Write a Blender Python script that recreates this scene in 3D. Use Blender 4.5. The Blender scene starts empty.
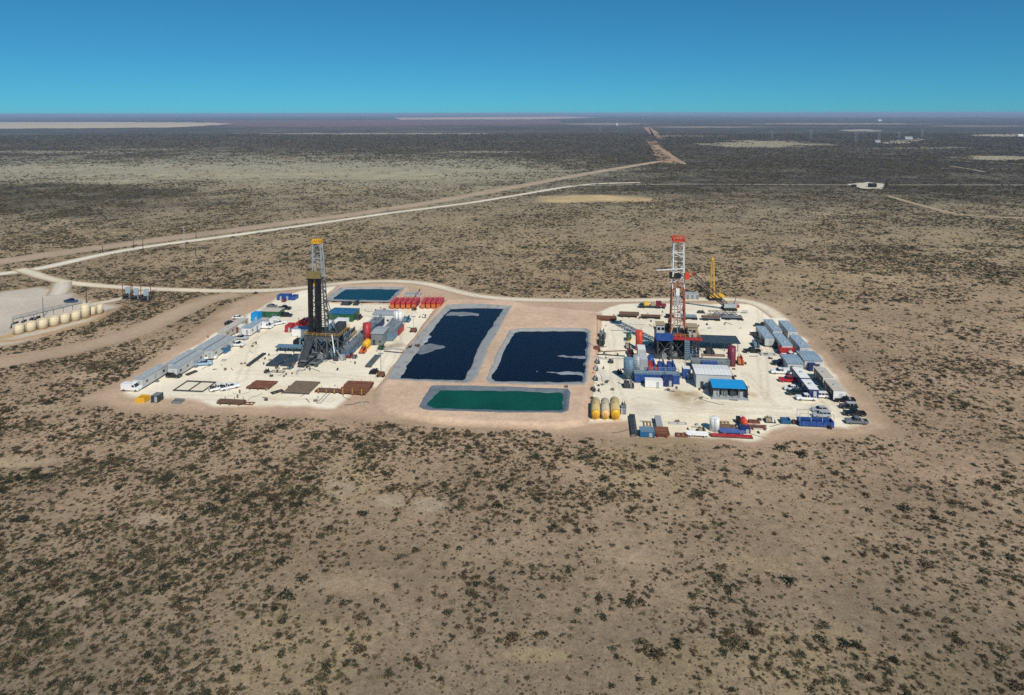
import bpy, bmesh, math, random
import numpy as np
from mathutils import Vector, Matrix
random.seed(7); RNG = np.random.default_rng(11)
R = math.radians
scn = bpy.context.scene
col = scn.collection

# ---------------------------------------------------------------- camera, sky, sun, exposure
IW, IH, F_PX, CAM_H, HORIZON, ROLL = 1024, 695, 700.0, 86.0, 113.2, R(0.104)
PITCH = R(3.0); CY = HORIZON + F_PX * math.tan(PITCH)      # upright lens axis: masts stand plumb in the photograph
FWD = Vector((0, math.cos(PITCH), -math.sin(PITCH)))
UP0 = Vector((0, math.sin(PITCH), math.cos(PITCH))); RT0 = Vector((1, 0, 0))
UPV = UP0 * math.cos(ROLL) + RT0 * math.sin(ROLL)
RTV = RT0 * math.cos(ROLL) - UP0 * math.sin(ROLL)
CAM = Vector((0, 0, CAM_H))
cam_data = bpy.data.cameras.new('camera'); cam = bpy.data.objects.new('camera', cam_data); col.objects.link(cam)
cam_data.sensor_fit = 'HORIZONTAL'; cam_data.sensor_width = 36.0; cam_data.lens = 36.0 * F_PX / IW
cam_data.shift_y = -(IH / 2 - CY) / IW
cam_data.clip_start = 1.0; cam_data.clip_end = 400000.0
m3 = Matrix((RTV, UPV, -FWD)).transposed()
cam.matrix_world = Matrix.Translation(CAM) @ m3.to_4x4()
scn.camera = cam

SUN_EL, SUN_AZ = R(45.0), math.atan2(0.400, -0.917)       # azimuth from +Y towards +X
SUN_DIR = Vector((math.sin(SUN_AZ) * math.cos(SUN_EL), math.cos(SUN_AZ) * math.cos(SUN_EL), math.sin(SUN_EL)))
world = bpy.data.worlds.new('World'); scn.world = world; world.use_nodes = True
wn = world.node_tree.nodes; wl = world.node_tree.links
sky = wn.new('ShaderNodeTexSky'); sky.sky_type = 'NISHITA'; sky.sun_disc = False
sky.sun_elevation = SUN_EL; sky.sun_rotation = SUN_AZ
sky.altitude = 1500.0; sky.air_density = 0.75; sky.dust_density = 0.05; sky.ozone_density = 6.0
bg = wn['Background']; bg.inputs['Strength'].default_value = 0.116
tint = wn.new('ShaderNodeMix'); tint.data_type = 'RGBA'; tint.blend_type = 'MULTIPLY'
tint.inputs['Factor'].default_value = 1.0; tint.inputs['B'].default_value = (0.22, 0.79, 1.0, 1)
gam = wn.new('ShaderNodeGamma'); gam.inputs['Gamma'].default_value = 0.75; wl.new(sky.outputs[0], gam.inputs['Color']); wl.new(gam.outputs[0], tint.inputs['A']); wl.new(tint.outputs['Result'], bg.inputs['Color'])
sun_data = bpy.data.lights.new('sun', 'SUN'); sun = bpy.data.objects.new('sun', sun_data); col.objects.link(sun)
sun_data.energy = 4.2; sun_data.angle = R(0.53); sun_data.color = (1.0, 0.95, 0.87)
sun.rotation_euler = SUN_DIR.to_track_quat('Z', 'Y').to_euler(); sun.location = (150, -200, 300)
scn.view_settings.view_transform = 'Standard'; scn.view_settings.look = 'None'
scn.view_settings.exposure = 0.0; scn.view_settings.gamma = 1.0
scn.cycles.use_denoising = False
scn.cycles.max_bounces = 4; scn.cycles.diffuse_bounces = 2; scn.cycles.glossy_bounces = 2
scn.cycles.volume_bounces = 0; scn.cycles.transparent_max_bounces = 8
scn.cycles.caustics_reflective = False; scn.cycles.caustics_refractive = False

# ---------------------------------------------------------------- pixel direction -> point on the ground (or a level above it)
def P(px, py, z=0.0):
    d = FWD * F_PX + RTV * (px - IW / 2) - UPV * (py - CY)
    t = (z - CAM_H) / d.z
    return CAM + d * t
def zat(px, py, Y):                     # height of the ray at the distance Y
    d = FWD * F_PX + RTV * (px - IW / 2) - UPV * (py - CY)
    return CAM_H + d.z * Y / d.y
def proj(x, y, z=0.0):                  # numpy: world -> pixel
    vx, vy, vz = x - CAM.x, y - CAM.y, z - CAM.z
    dep = np.maximum(vy * FWD.y + vz * FWD.z, 1.0)
    r = vx * RTV.x + vy * RTV.y + vz * RTV.z; u = vx * UPV.x + vy * UPV.y + vz * UPV.z
    return IW / 2 + F_PX * r / dep, CY - F_PX * u / dep
YAW = R(-6.5)                           # the two pads share one layout direction
def poly(pts, z=0.0): return np.array([(P(x, y, z).x, P(x, y, z).y) for x, y in pts])

# ---------------------------------------------------------------- numpy noise and polygon distance
def vnoise(x, y, seed):
    xi = np.floor(x).astype(np.int64); yi = np.floor(y).astype(np.int64)
    xf = x - xi; yf = y - yi; xf = xf * xf * (3 - 2 * xf); yf = yf * yf * (3 - 2 * yf)
    def h(a, b):
        n = (a * 374761393 + b * 668265263 + seed * 974634777) & 0xFFFFFFFF
        n = ((n ^ (n >> 13)) * 1274126177) & 0xFFFFFFFF
        return ((n ^ (n >> 16)) & 0xFFFF) / 65535.0
    a = h(xi, yi); b = h(xi + 1, yi); c = h(xi, yi + 1); d = h(xi + 1, yi + 1)
    return (a * (1 - xf) + b * xf) * (1 - yf) + (c * (1 - xf) + d * xf) * yf
def fbm(x, y, scale, octv=4, seed=1, gain=0.5):
    s = np.zeros_like(x, dtype=float); a = 1.0; t = 0.0
    for o in range(octv):
        s += a * vnoise(x / scale * 2 ** o + 17.3 * o, y / scale * 2 ** o - 9.1 * o, seed + o); t += a; a *= gain
    return s / t
def sdf(x, y, pg):                      # >0 inside
    d = np.full(x.shape, 1e9); ins = np.zeros(x.shape, bool); n = len(pg)
    for i in range(n):
        ax, ay = pg[i]; bx, by = pg[(i + 1) % n]; ex, ey = bx - ax, by - ay
        t = np.clip(((x - ax) * ex + (y - ay) * ey) / (ex * ex + ey * ey + 1e-9), 0, 1)
        d = np.minimum(d, np.hypot(x - ax - t * ex, y - ay - t * ey))
        c = ((ay > y) != (by > y)) & (x < (bx - ax) * (y - ay) / (by - ay + 1e-12) + ax); ins ^= c
    return np.where(ins, d, -d)
def linedist(x, y, pl):
    d = np.full(x.shape, 1e9)
    for i in range(len(pl) - 1):
        ax, ay = pl[i]; bx, by = pl[i + 1]; ex, ey = bx - ax, by - ay
        t = np.clip(((x - ax) * ex + (y - ay) * ey) / (ex * ex + ey * ey + 1e-9), 0, 1)
        d = np.minimum(d, np.hypot(x - ax - t * ex, y - ay - t * ey))
    return d
def sstep(a, b, v):
    t = np.clip((v - a) / (b - a), 0, 1); return t * t * (3 - 2 * t)
def lin(c):                             # 0-255 sRGB -> linear
    c = np.asarray(c, float) / 255.0
    return np.where(c <= 0.04045, c / 12.92, ((c + 0.055) / 1.055) ** 2.4)

# ---------------------------------------------------------------- materials
def _new(name):
    m = bpy.data.materials.new(name); m.use_nodes = True
    return m, m.node_tree.nodes, m.node_tree.links, m.node_tree.nodes['Principled BSDF']
MATS = {}
def mat(name, rgb, rough=0.55, metal=0.0, dirt=0.25, scale=0.8, spec=0.4):
    """painted or bare surface: base colour with uneven fading, dust and fine relief"""
    if name in MATS: return MATS[name]
    m, n, l, b = _new(name)
    c = lin(rgb) * 0.92
    tc = n.new('ShaderNodeTexCoord'); nz = n.new('ShaderNodeTexNoise'); nz.inputs['Scale'].default_value = scale
    nz.inputs['Detail'].default_value = 6; nz.inputs['Roughness'].default_value = 0.65
    l.new(tc.outputs['Object'], nz.inputs['Vector'])
    rp = n.new('ShaderNodeValToRGB'); rp.color_ramp.elements[0].position = 0.32; rp.color_ramp.elements[1].position = 0.72
    dust = np.array([0.42, 0.36, 0.28]); lo = c * (1 - dirt * 0.55); hi = c * (1 - dirt * 0.35) + dust * dirt * 0.35
    rp.color_ramp.elements[0].color = (*lo, 1); rp.color_ramp.elements[1].color = (*hi, 1)
    e = rp.color_ramp.elements.new(0.5); e.color = (*c, 1)
    l.new(nz.outputs['Fac'], rp.inputs['Fac']); l.new(rp.outputs['Color'], b.inputs['Base Color'])
    b.inputs['Roughness'].default_value = rough; b.inputs['Metallic'].default_value = metal
    b.inputs['Specular IOR Level'].default_value = spec
    MATS[name] = m; return m
def earth(name, fine=0.5, amp=0.35, veg=False):
    """ground, roads and pads: colour from the surface's own colour layer, mottled at several scales"""
    if name in MATS: return MATS[name]
    m, n, l, b = _new(name)
    at = n.new('ShaderNodeAttribute'); at.attribute_name = 'col'
    tc = n.new('ShaderNodeTexCoord')
    def noise(s, d=5, r=0.6):
        z = n.new('ShaderNodeTexNoise'); z.inputs['Scale'].default_value = s; z.inputs['Detail'].default_value = d
        z.inputs['Roughness'].default_value = r; l.new(tc.outputs['Object'], z.inputs['Vector']); return z.outputs['Fac']
    def mrange(v, a, b_, c, d):
        r = n.new('ShaderNodeMapRange'); r.inputs[1].default_value = a; r.inputs[2].default_value = b_
        r.inputs[3].default_value = c; r.inputs[4].default_value = d; l.new(v, r.inputs[0]); return r.outputs[0]
    def mul(a, v):
        x = n.new('ShaderNodeVectorMath'); x.operation = 'SCALE'; l.new(a, x.inputs[0]); l.new(v, x.inputs['Scale']); return x.outputs[0]
    cur = mul(at.outputs['Color'], mrange(noise(0.035, 6, 0.65), 0.3, 0.7, 1 - amp * 0.55, 1 + amp * 0.55))
    cur = mul(cur, mrange(noise(fine, 8, 0.8), 0.32, 0.68, 1 - amp * 0.8, 1 + amp * 0.8))
    cur = mul(cur, mrange(noise(2.6, 4, 0.7), 0.34, 0.66, 1 - amp * 0.55, 1 + amp * 0.45))
    if veg:
        va = n.new('ShaderNodeAttribute'); va.attribute_name = 'veg'
        big = noise(0.011, 12, 0.78); sm = noise(0.25, 5, 0.7)
        # dark growth covers the share "veg" of the soil
        def cover(f, soft):
            s = n.new('ShaderNodeMath'); s.operation = 'ADD'; l.new(f, s.inputs[0]); l.new(va.outputs['Fac'], s.inputs[1])
            return mrange(s.outputs[0], 1.0 - soft, 1.0 + soft, 0.0, 1.0)
        mixf = n.new('ShaderNodeMath'); mixf.operation = 'MAXIMUM'
        l.new(cover(big, 0.10), mixf.inputs[0])
        s2 = n.new('ShaderNodeMath'); s2.operation = 'MULTIPLY'; l.new(cover(sm, 0.06), s2.inputs[0]); s2.inputs[1].default_value = 0.75
        l.new(s2.outputs[0], mixf.inputs[1])
        mx = n.new('ShaderNodeMix'); mx.data_type = 'RGBA'; l.new(mixf.outputs[0], mx.inputs['Factor'])
        l.new(cur, mx.inputs['A']); mx.inputs['B'].default_value = (0.070, 0.060, 0.046, 1); cur = mx.outputs['Result']
        # dead tufts and litter between the shrubs, and small pale stony spots
        for sc, lo, hi, amt, cc in ((1.15, 0.60, 0.66, 0.62, (0.085, 0.068, 0.045)), (0.55, 0.63, 0.70, 0.5, (0.10, 0.085, 0.055)), (0.8, 0.36, 0.28, 0.4, (0.36, 0.29, 0.20))):
            w = n.new('ShaderNodeMath'); w.operation = 'MULTIPLY'; l.new(mrange(noise(sc, 3, 0.62), lo, hi, 0, amt), w.inputs[0])
            l.new(mrange(noise(0.045, 4, 0.6), 0.38, 0.62, 0.25, 1.0), w.inputs[1])
            m2 = n.new('ShaderNodeMix'); m2.data_type = 'RGBA'; l.new(w.outputs[0], m2.inputs['Factor']); l.new(cur, m2.inputs['A']); m2.inputs['B'].default_value = (*cc, 1); cur = m2.outputs['Result']
    l.new(cur, b.inputs['Base Color']); b.inputs['Roughness'].default_value = 0.95; b.inputs['Specular IOR Level'].default_value = 0.1
    bp = n.new('ShaderNodeBump'); bp.inputs['Strength'].default_value = 0.5; bp.inputs['Distance'].default_value = 0.25
    l.new(noise(0.9, 6, 0.7), bp.inputs['Height']); l.new(bp.outputs[0], b.inputs['Normal'])
    MATS[name] = m; return m
def leaf(name, a, b_, rough=0.8):
    m, n, l, b = _new(name)
    oi = n.new('ShaderNodeObjectInfo'); rp = n.new('ShaderNodeValToRGB')
    rp.color_ramp.elements[0].color = (*lin(a), 1); rp.color_ramp.elements[1].color = (*lin(b_), 1)
    l.new(oi.outputs['Random'], rp.inputs['Fac']); l.new(rp.outputs['Color'], b.inputs['Base Color'])
    b.inputs['Roughness'].default_value = rough; b.inputs['Specular IOR Level'].default_value = 0.15
    MATS[name] = m; return m
def water(name, rgb, rough=0.2, spec=0.1):
    m, n, l, b = _new(name)
    tc = n.new('ShaderNodeTexCoord'); nz = n.new('ShaderNodeTexNoise'); nz.inputs['Scale'].default_value = 0.09; nz.inputs['Detail'].default_value = 4
    l.new(tc.outputs['Object'], nz.inputs['Vector']); rp = n.new('ShaderNodeValToRGB')
    c = lin(rgb); rp.color_ramp.elements[0].position = 0.35; rp.color_ramp.elements[1].position = 0.7
    rp.color_ramp.elements[0].color = (*(c * 0.85), 1); rp.color_ramp.elements[1].color = (*(c * 1.2), 1)
    l.new(nz.outputs['Fac'], rp.inputs['Fac']); l.new(rp.outputs['Color'], b.inputs['Base Color'])
    b.inputs['Roughness'].default_value = rough; b.inputs['Specular IOR Level'].default_value = spec
    wv = n.new('ShaderNodeTexNoise'); wv.inputs['Scale'].default_value = 1.3; wv.inputs['Detail'].default_value = 3
    l.new(tc.outputs['Object'], wv.inputs['Vector'])
    bp = n.new('ShaderNodeBump'); bp.inputs['Strength'].default_value = 0.10; bp.inputs['Distance'].default_value = 0.1
    l.new(wv.outputs['Fac'], bp.inputs['Height']); l.new(bp.outputs[0], b.inputs['Normal'])
    MATS[name] = m; return m

# ---------------------------------------------------------------- object helpers
def tag(o, label=None, cat=None, group=None, kind=None):
    if label: o['label'] = label
    if cat: o['category'] = cat
    if group: o['group'] = group
    if kind: o['kind'] = kind
    return o
def thing(name, label, cat, loc, rz=YAW, group=None):
    o = bpy.data.objects.new(name, None); o.empty_display_size = 0.5; col.objects.link(o)
    o.location = (loc[0], loc[1], loc[2] if len(loc) > 2 else 0.0); o.rotation_euler = (0, 0, rz)
    return tag(o, label, cat, group)
def mesh_np(name, v, fcs, m, parent=None, cols=None, veg=None, smooth=False):
    me = bpy.data.meshes.new(name)
    v = np.asarray(v, np.float32); fcs = np.asarray(fcs, np.int32); k = fcs.shape[1]
    me.vertices.add(len(v)); me.vertices.foreach_set('co', v.ravel())
    me.loops.add(fcs.size); me.loops.foreach_set('vertex_index', fcs.ravel())
    me.polygons.add(len(fcs)); me.polygons.foreach_set('loop_start', np.arange(len(fcs), dtype=np.int32) * k)
    me.polygons.foreach_set('loop_total', np.full(len(fcs), k, np.int32))
    if smooth: me.polygons.foreach_set('use_smooth', np.ones(len(fcs), bool))
    me.update(calc_edges=True)
    if cols is not None:
        a = me.attributes.new('col', 'FLOAT_COLOR', 'POINT'); c4 = np.ones((len(v), 4), np.float32); c4[:, :3] = cols
        a.data.foreach_set('color', c4.ravel())
    if veg is not None:
        a = me.attributes.new('veg', 'FLOAT', 'POINT'); a.data.foreach_set('value', np.asarray(veg, np.float32))
    me.materials.append(m)
    o = bpy.data.objects.new(name, me); col.objects.link(o)
    if parent: o.parent = parent
    return o
class MB:
    def __init__(s): s.v = []; s.f = []
    def quadbox(s, c8):
        i = len(s.v); s.v += [tuple(p) for p in c8]
        s.f += [(i, i+3, i+2, i+1), (i+4, i+5, i+6, i+7), (i, i+1, i+5, i+4), (i+1, i+2, i+6, i+5), (i+2, i+3, i+7, i+6), (i+3, i, i+4, i+7)]; return s
    def box(s, x0, x1, y0, y1, z0, z1, tx=0.0, ty=0.0):      # tx, ty: how much the top is drawn in
        return s.quadbox([(x0,y0,z0),(x1,y0,z0),(x1,y1,z0),(x0,y1,z0),(x0+tx,y0+ty,z1),(x1-tx,y0+ty,z1),(x1-tx,y1-ty,z1),(x0+tx,y1-ty,z1)])
    def beam(s, a, b, w, h=None):
        a = Vector(a); b = Vector(b); h = h or w; d = (b - a).normalized()
        r = d.cross(Vector((0, 0, 1))); r = Vector((1, 0, 0)) if r.length < 1e-3 else r.normalized(); u = r.cross(d)
        c = []
        for p in (a, b):
            for sx, sy in ((-1,-1),(1,-1),(1,1),(-1,1)): c.append(p + r * (sx * w / 2) + u * (sy * h / 2))
        i = len(s.v); s.v += [tuple(p) for p in c]
        s.f += [(i+3,i+2,i+1,i),(i+4,i+5,i+6,i+7),(i,i+1,i+5,i+4),(i+1,i+2,i+6,i+5),(i+2,i+3,i+7,i+6),(i+3,i,i+4,i+7)]; return s
    def tube(s, pts, rad, seg=8, cap=True):
        pts = [Vector(p) for p in pts]; rad = rad if isinstance(rad, (list, tuple)) else [rad] * len(pts)
        rings = []
        for k, p in enumerate(pts):
            d = (pts[min(k+1, len(pts)-1)] - pts[max(k-1, 0)]).normalized()
            r = d.cross(Vector((0, 0, 1))); r = Vector((1, 0, 0)) if r.length < 1e-3 else r.normalized(); u = r.cross(d)
            rings.append(len(s.v))
            for j in range(seg):
                t = 2 * math.pi * j / seg; q = p + (r * math.cos(t) + u * math.sin(t)) * rad[k]; s.v.append(tuple(q))
        for a, b in zip(rings, rings[1:]):
            for j in range(seg): s.f.append((a+j, a+(j+1) % seg, b+(j+1) % seg, b+j))
        if cap:
            s.f.append(tuple(rings[0]+j for j in reversed(range(seg)))); s.f.append(tuple(rings[-1]+j for j in range(seg)))
        return s
    def cyl(s, x, y, z0, z1, r, seg=16, r1=None): return s.tube([(x, y, z0), (x, y, z1)], [r, r if r1 is None else r1], seg)
    def prism(s, prof, x0, x1):                              # profile in (y,z), drawn along x
        i = len(s.v); n = len(prof)
        s.v += [(x0, y, z) for y, z in prof] + [(x1, y, z) for y, z in prof]
        s.f += [tuple(range(i+n-1, i-1, -1)), tuple(range(i+n, i+2*n))]
        for j in range(n): s.f.append((i+j, i+(j+1) % n, i+n+(j+1) % n, i+n+j))
        return s
    def prismx(s, prof, y0, y1):                             # profile in (x,z), drawn along y
        i = len(s.v); n = len(prof)
        s.v += [(x, y0, z) for x, z in prof] + [(x, y1, z) for x, z in prof]
        s.f += [tuple(range(i, i+n)), tuple(range(i+2*n-1, i+n-1, -1))]
        for j in range(n): s.f.append((i+(j+1) % n, i+j, i+n+j, i+n+(j+1) % n))
        return s
    def mesh(s, name):
        me = bpy.data.meshes.new(name); me.from_pydata(s.v, [], s.f); me.update()
        bm = bmesh.new(); bm.from_mesh(me); bmesh.ops.recalc_face_normals(bm, faces=bm.faces); bm.to_mesh(me); bm.free(); return me
    def build(s, name, m, parent=None, kind=None, smooth=False, loc=None):
        me = s.mesh(name); me.materials.append(m)
        if smooth:
            for p in me.polygons: p.use_smooth = len(p.vertices) == 4
        o = bpy.data.objects.new(name, me); col.objects.link(o)
        if parent: o.parent = parent
        if loc: o.location = loc
        if kind: o['kind'] = kind
        return o
SHARED = {}
def share(key, fn):
    if key not in SHARED: SHARED[key] = fn().mesh(key.split(':')[-1])
    return SHARED[key]
def piece(name, me, m, parent, loc=(0, 0, 0), rot=(0, 0, 0), scale=None):
    """one part that shares its mesh with alike parts and carries its own material"""
    if not me.materials: me.materials.append(m)
    o = bpy.data.objects.new(name, me); col.objects.link(o); o.parent = parent; o.location = loc; o.rotation_euler = rot
    if scale: o.scale = scale
    o.material_slots[0].link = 'OBJECT'; o.material_slots[0].material = m
    return o

# ================================================================ THE SETTING
# ---- what grows and the soil tones, lens vignette included, read off the photograph region by region
GX = np.array([0, 128, 256, 384, 512, 640, 768, 896, 1024], float)
GROWTH = [  # image row, share of ground under shrubs across the width
 (114, [.62,.62,.62,.62,.62,.62,.62,.62,.62]), (119, [.62,.62,.62,.60,.60,.62,.62,.62,.62]),
 (123, [.45,.45,.50,.50,.50,.55,.55,.60,.60]), (130, [.62,.60,.56,.56,.58,.60,.58,.60,.62]),
 (137, [.60,.62,.60,.58,.60,.62,.58,.60,.64]), (145, [.48,.50,.50,.52,.58,.64,.55,.60,.62]),
 (153, [.48,.46,.42,.50,.56,.56,.56,.56,.56]), (161, [.38,.34,.28,.28,.40,.54,.56,.57,.57]),
 (170, [.22,.20,.16,.18,.28,.44,.54,.55,.54]), (178, [.30,.26,.20,.20,.28,.40,.50,.52,.52]),
 (186, [.60,.52,.34,.28,.32,.46,.50,.54,.54]), (200, [.66,.64,.50,.40,.36,.46,.48,.52,.54]),
 (225, [.68,.62,.46,.40,.44,.48,.48,.50,.52]), (250, [.66,.54,.44,.42,.46,.48,.46,.46,.50]),
 (275, [.60,.50,.44,.42,.46,.44,.42,.44,.48]), (310, [.52,.60,.50,.40,.40,.40,.36,.38,.42]),
 (350, [.56,.62,.50,.40,.40,.40,.34,.32,.38]), (390, [.58,.62,.55,.50,.40,.36,.30,.30,.34]),
 (430, [.66,.66,.62,.54,.46,.36,.26,.30,.32]), (470, [.60,.58,.58,.54,.48,.40,.26,.28,.30]),
 (520, [.58,.52,.50,.50,.44,.38,.28,.28,.30]), (580, [.56,.50,.48,.46,.38,.36,.32,.30,.28]),
 (640, [.56,.50,.48,.46,.42,.38,.36,.34,.32]), (700, [.54,.50,.50,.46,.44,.42,.40,.36,.34])]
GY = np.array([r[0] for r in GROWTH], float); GV = np.array([r[1] for r in GROWTH])
SOIL = [(114, (92,82,84)), (121, (98,84,80)), (130, (112,102,90)), (145, (128,119,102)), (160, (146,136,114)), (178, (150,138,112)),
 (200, (142,126,100)), (240, (148,127,98)), (290, (156,131,102)), (350, (160,133,106)), (430, (157,130,104)), (500, (147,123,98)), (600, (137,116,93)), (700, (128,109,88))]  # nearest rows also darkened for the lens vignette
SY = np.array([r[0] for r in SOIL], float); SV = np.array([lin(r[1]) for r in SOIL])
BARE = [(763,144,66,4.2,(150,140,112),.9),(375,133.8,135,.8,(160,150,132),.7),(1000,158,52,2.6,(152,142,114),.9),(840,123.8,100,.8,(160,146,130),.8),(605,123.9,46,1.1,(150,138,126),.8),
 (860,130.5,22,1.1,(176,164,146),.8),(1005,135.4,46,1.6,(168,158,138),.9),(880,116.3,200,.7,(150,124,116),.6),(590,198.6,66,4.2,(190,164,116),1.),(270,170,330,7,(158,150,122),.45),(120,182,60,2,(160,150,122),.4),
 (700,127,60,1,(150,138,124),.6),(930,148,40,1.2,(120,110,98),.6),(690,136,40,1,(126,116,104),.6),(40,152,90,1.5,(140,130,112),.5),(480,152,60,1.4,(140,130,112),.5),(980,126,60,.7,(140,128,116),.6),(330,176,190,4,(160,150,122),.5),
 (20,462,36,7,(158,140,112),.9),(340,488,22,9,(152,136,112),.8),(390,500,16,9,(156,142,118),.8),(430,505,20,10,(154,140,118),.8),(150,520,30,7,(156,140,116),.7),(360,585,50,14,(156,136,110),.7),(540,655,50,9,(152,134,98),.6),(640,560,40,14,(158,136,112),.5),(760,565,40,12,(140,122,92),.6),(70,600,30,8,(154,138,114),.7),(620,545,60,20,(156,136,112),.4),(900,470,80,16,(160,134,110),.4),(40,408,30,4,(158,140,114),.8),(85,376,16,4,(158,140,114),.8)]
def bare(x, y):
    px, py = at_pixel(x, y); n = (fbm(x, y, 40.0, 4, 88) - .5) * np.where(y > 500, 1.2, 0.9)
    out = np.zeros(x.shape); colr = np.zeros(x.shape + (3,))
    for cx, cy, rx, ry, c, k in BARE:
        w = sstep(1.15, 0.55, np.hypot((px - cx) / rx, (py - cy) / ry) + n) * k; colr += w[..., None] * lin(c); out += w
    colr /= np.maximum(out, 1e-6)[..., None]; return np.clip(out, 0, 1), colr
def at_pixel(x, y):
    px, py = proj(x, np.maximum(y, 60.0)); return np.clip(px, 0, 1024), np.clip(py, 114, 699)
def growth(x, y):
    px, py = at_pixel(x, y)
    i = np.clip(np.searchsorted(GY, py) - 1, 0, len(GY) - 2); j = np.clip(np.searchsorted(GX, px) - 1, 0, len(GX) - 2)
    t = (py - GY[i]) / (GY[i+1] - GY[i]); s = (px - GX[j]) / (GX[j+1] - GX[j])
    gv = (GV[i, j]*(1-s) + GV[i, j+1]*s)*(1-t) + (GV[i+1, j]*(1-s) + GV[i+1, j+1]*s)*t
    return gv * (1 - 0.8 * bare(x, y)[0])
def soil(x, y):
    px, py = at_pixel(x, y); c = np.stack([np.interp(py, SY, SV[:, k]) for k in range(3)], -1)
    w = fbm(x, y, 60.0, 4, 31) - 0.5; r = fbm(x, y, 22.0, 4, 77) - 0.5
    c = c * np.array([1.11, 1.18, 1.23]) * (1 + 0.24 * w + 0.18 * r)[..., None]
    straw = sstep(0.60, 0.72, fbm(x, y, 34.0, 4, 91))[..., None]         # patches of dry yellow grass
    c = c * (1 - 0.4 * straw) + lin((156, 138, 104)) * 0.4 * straw
    rust = sstep(0.58, 0.72, fbm(x, y, 45.0, 4, 123))[..., None] * (0.25 + 0.45 * sstep(560, 760, px))[..., None]
    c = c * (1 - 0.3 * rust) + lin((172, 132, 98)) * 0.3 * rust
    k, bc = bare(x, y); k = k[..., None] * .75
    return c * (1 - k) + bc * 1.25 * k

# ---- outlines (photograph rows and columns on the ground plane)
SITE = poly([(88,398),(130,378),(180,344),(232,303),(262,293),(320,284),(420,281),(470,293),(530,300),(640,299),(745,297),(775,308),(806,330),(850,380),(900,433),(830,437),(720,443),(640,441),(590,435),(500,428),(430,426),(370,418),(300,415),(200,413),(120,408)])
PADL = poly([(126,386),(150,373),(190,349),(246,316),(272,300),(300,291),(336,286),(330,301),(346,304),(392,304),(447,301),(415,338),(397,368),(382,386),(352,396),(336,409),(300,407),(214,407),(196,401),(150,399),(124,394)])
PADR = poly([(598,312),(620,304),(655,303),(757,304),(780,312),(806,340),(872,424),(848,429),(790,427),(752,440),(636,438),(630,422),(588,423),(586,392),(592,360),(596,335)])
BATT = poly([(-60,330),(-60,312),(0,292),(40,287),(62,289),(78,298),(104,303),(118,306),(100,318),(60,331),(10,345),(-60,350)])
ROADS = {
 'main_road': ([(-70,283),(0,274),(34,270),(70,262),(103,254),(150,246),(214,238),(300,226),(390,213),(470,203),(530,193),(562,187.5),(594,183.5),(640,182.5)], 8.5, (228,218,196)),
 'access_road': ([(20,269),(40,276),(62,282),(100,286),(150,289),(215,291),(270,291),(310,287),(352,282),(398,280.5),(432,284),(454,291),(480,297),(520,300),(600,301),(690,299.5),(745,299),(765,306),(780,318)], 6.0, (226,212,186)),
 'pipeline_track': ([(-40,372),(0,362),(60,352),(110,341),(150,327),(180,312),(205,300),(236,294)], 11.0, (178,155,130)),
 'pipeline_strip': ([(-80,272),(0,262),(90,249),(150,241),(250,228),(350,215),(440,201),(520,186),(585,174),(632,166),(660,161.5)], 17.0, (178,156,132)),
 'battery_road': ([(62,282.5),(62,287),(60,291),(57,295)], 7.0, (214,203,186)),
 'battery_lane': ([(152,289),(130,297),(104,303),(84,306)], 5.0, (214,201,178)),
 'ranch_track': ([(888,196),(912,203),(936,209),(950,214),(985,217),(1060,219)], 6.0, (172,152,124)),
 'lease_road': ([(560,186),(680,184),(764,184.5),(850,185),(1060,185)], 5.0, (170,160,145)),
 'far_track': ([(655,145.5),(664,151),(676,159.5),(684,164)], 9.0, (196,180,156)),
 'far_lane': ([(540,139),(590,142),(640,145),(720,147),(770,148)], 7.0, (150,134,118)),
 'far_lane2': ([(764,154),(850,157),(940,160),(1060,166)], 8.0, (142,128,114)),
 'far_lane3': ([(950,166),(975,170),(984,172)], 7.0, (142,128,114)),
}
ROADW = {k: poly(v[0]) for k, v in ROADS.items()}

# ---- ground: one sheet out to the horizon, finer where the photograph sees it finer
def build_ground():
    ys = np.concatenate([np.arange(695, 440, -2.0), np.arange(440, 200, -1.0), np.arange(200, 130, -0.5), np.arange(130, 114.2, -0.2)])
    Y = [P(512, y).y for y in ys]; Y = np.array([-500, -300, -150, -60, 0, 30, 55] + Y + [80000, 140000.0])
    t = np.concatenate([[-8, -4, -2.4, -1.6, -1.2, -0.95], np.arange(-0.82, 0.821, 0.0044), [0.95, 1.2, 1.6, 2.4, 4, 8]])
    YY, TT = np.meshgrid(Y, t, indexing='ij'); XX = TT * np.maximum(YY, 75.0)
    x, y = XX.ravel(), YY.ravel(); nr, nc = YY.shape
    i = np.arange(nr * nc).reshape(nr, nc); f = np.stack([i[:-1, :-1], i[:-1, 1:], i[1:, 1:], i[1:, :-1]], -1).reshape(-1, 4)
    c = soil(x, y); g = growth(x, y)
    near = sstep(420, 900, y)
    veg = (g + (fbm(x, y, 420.0, 4, 301) - .5) * .34) * near + (0.20 + 0.22 * g) * (1 - near)
    ds = sdf(x, y, SITE); veg = np.where(ds > 0, 0.1, veg)
    z = np.zeros_like(x)
    o = mesh_np('ground', np.stack([x, y, z], -1), f, earth('desert soil', 0.45, 0.42, True), cols=c, veg=veg)
    tag(o, kind='structure')
build_ground()

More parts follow.
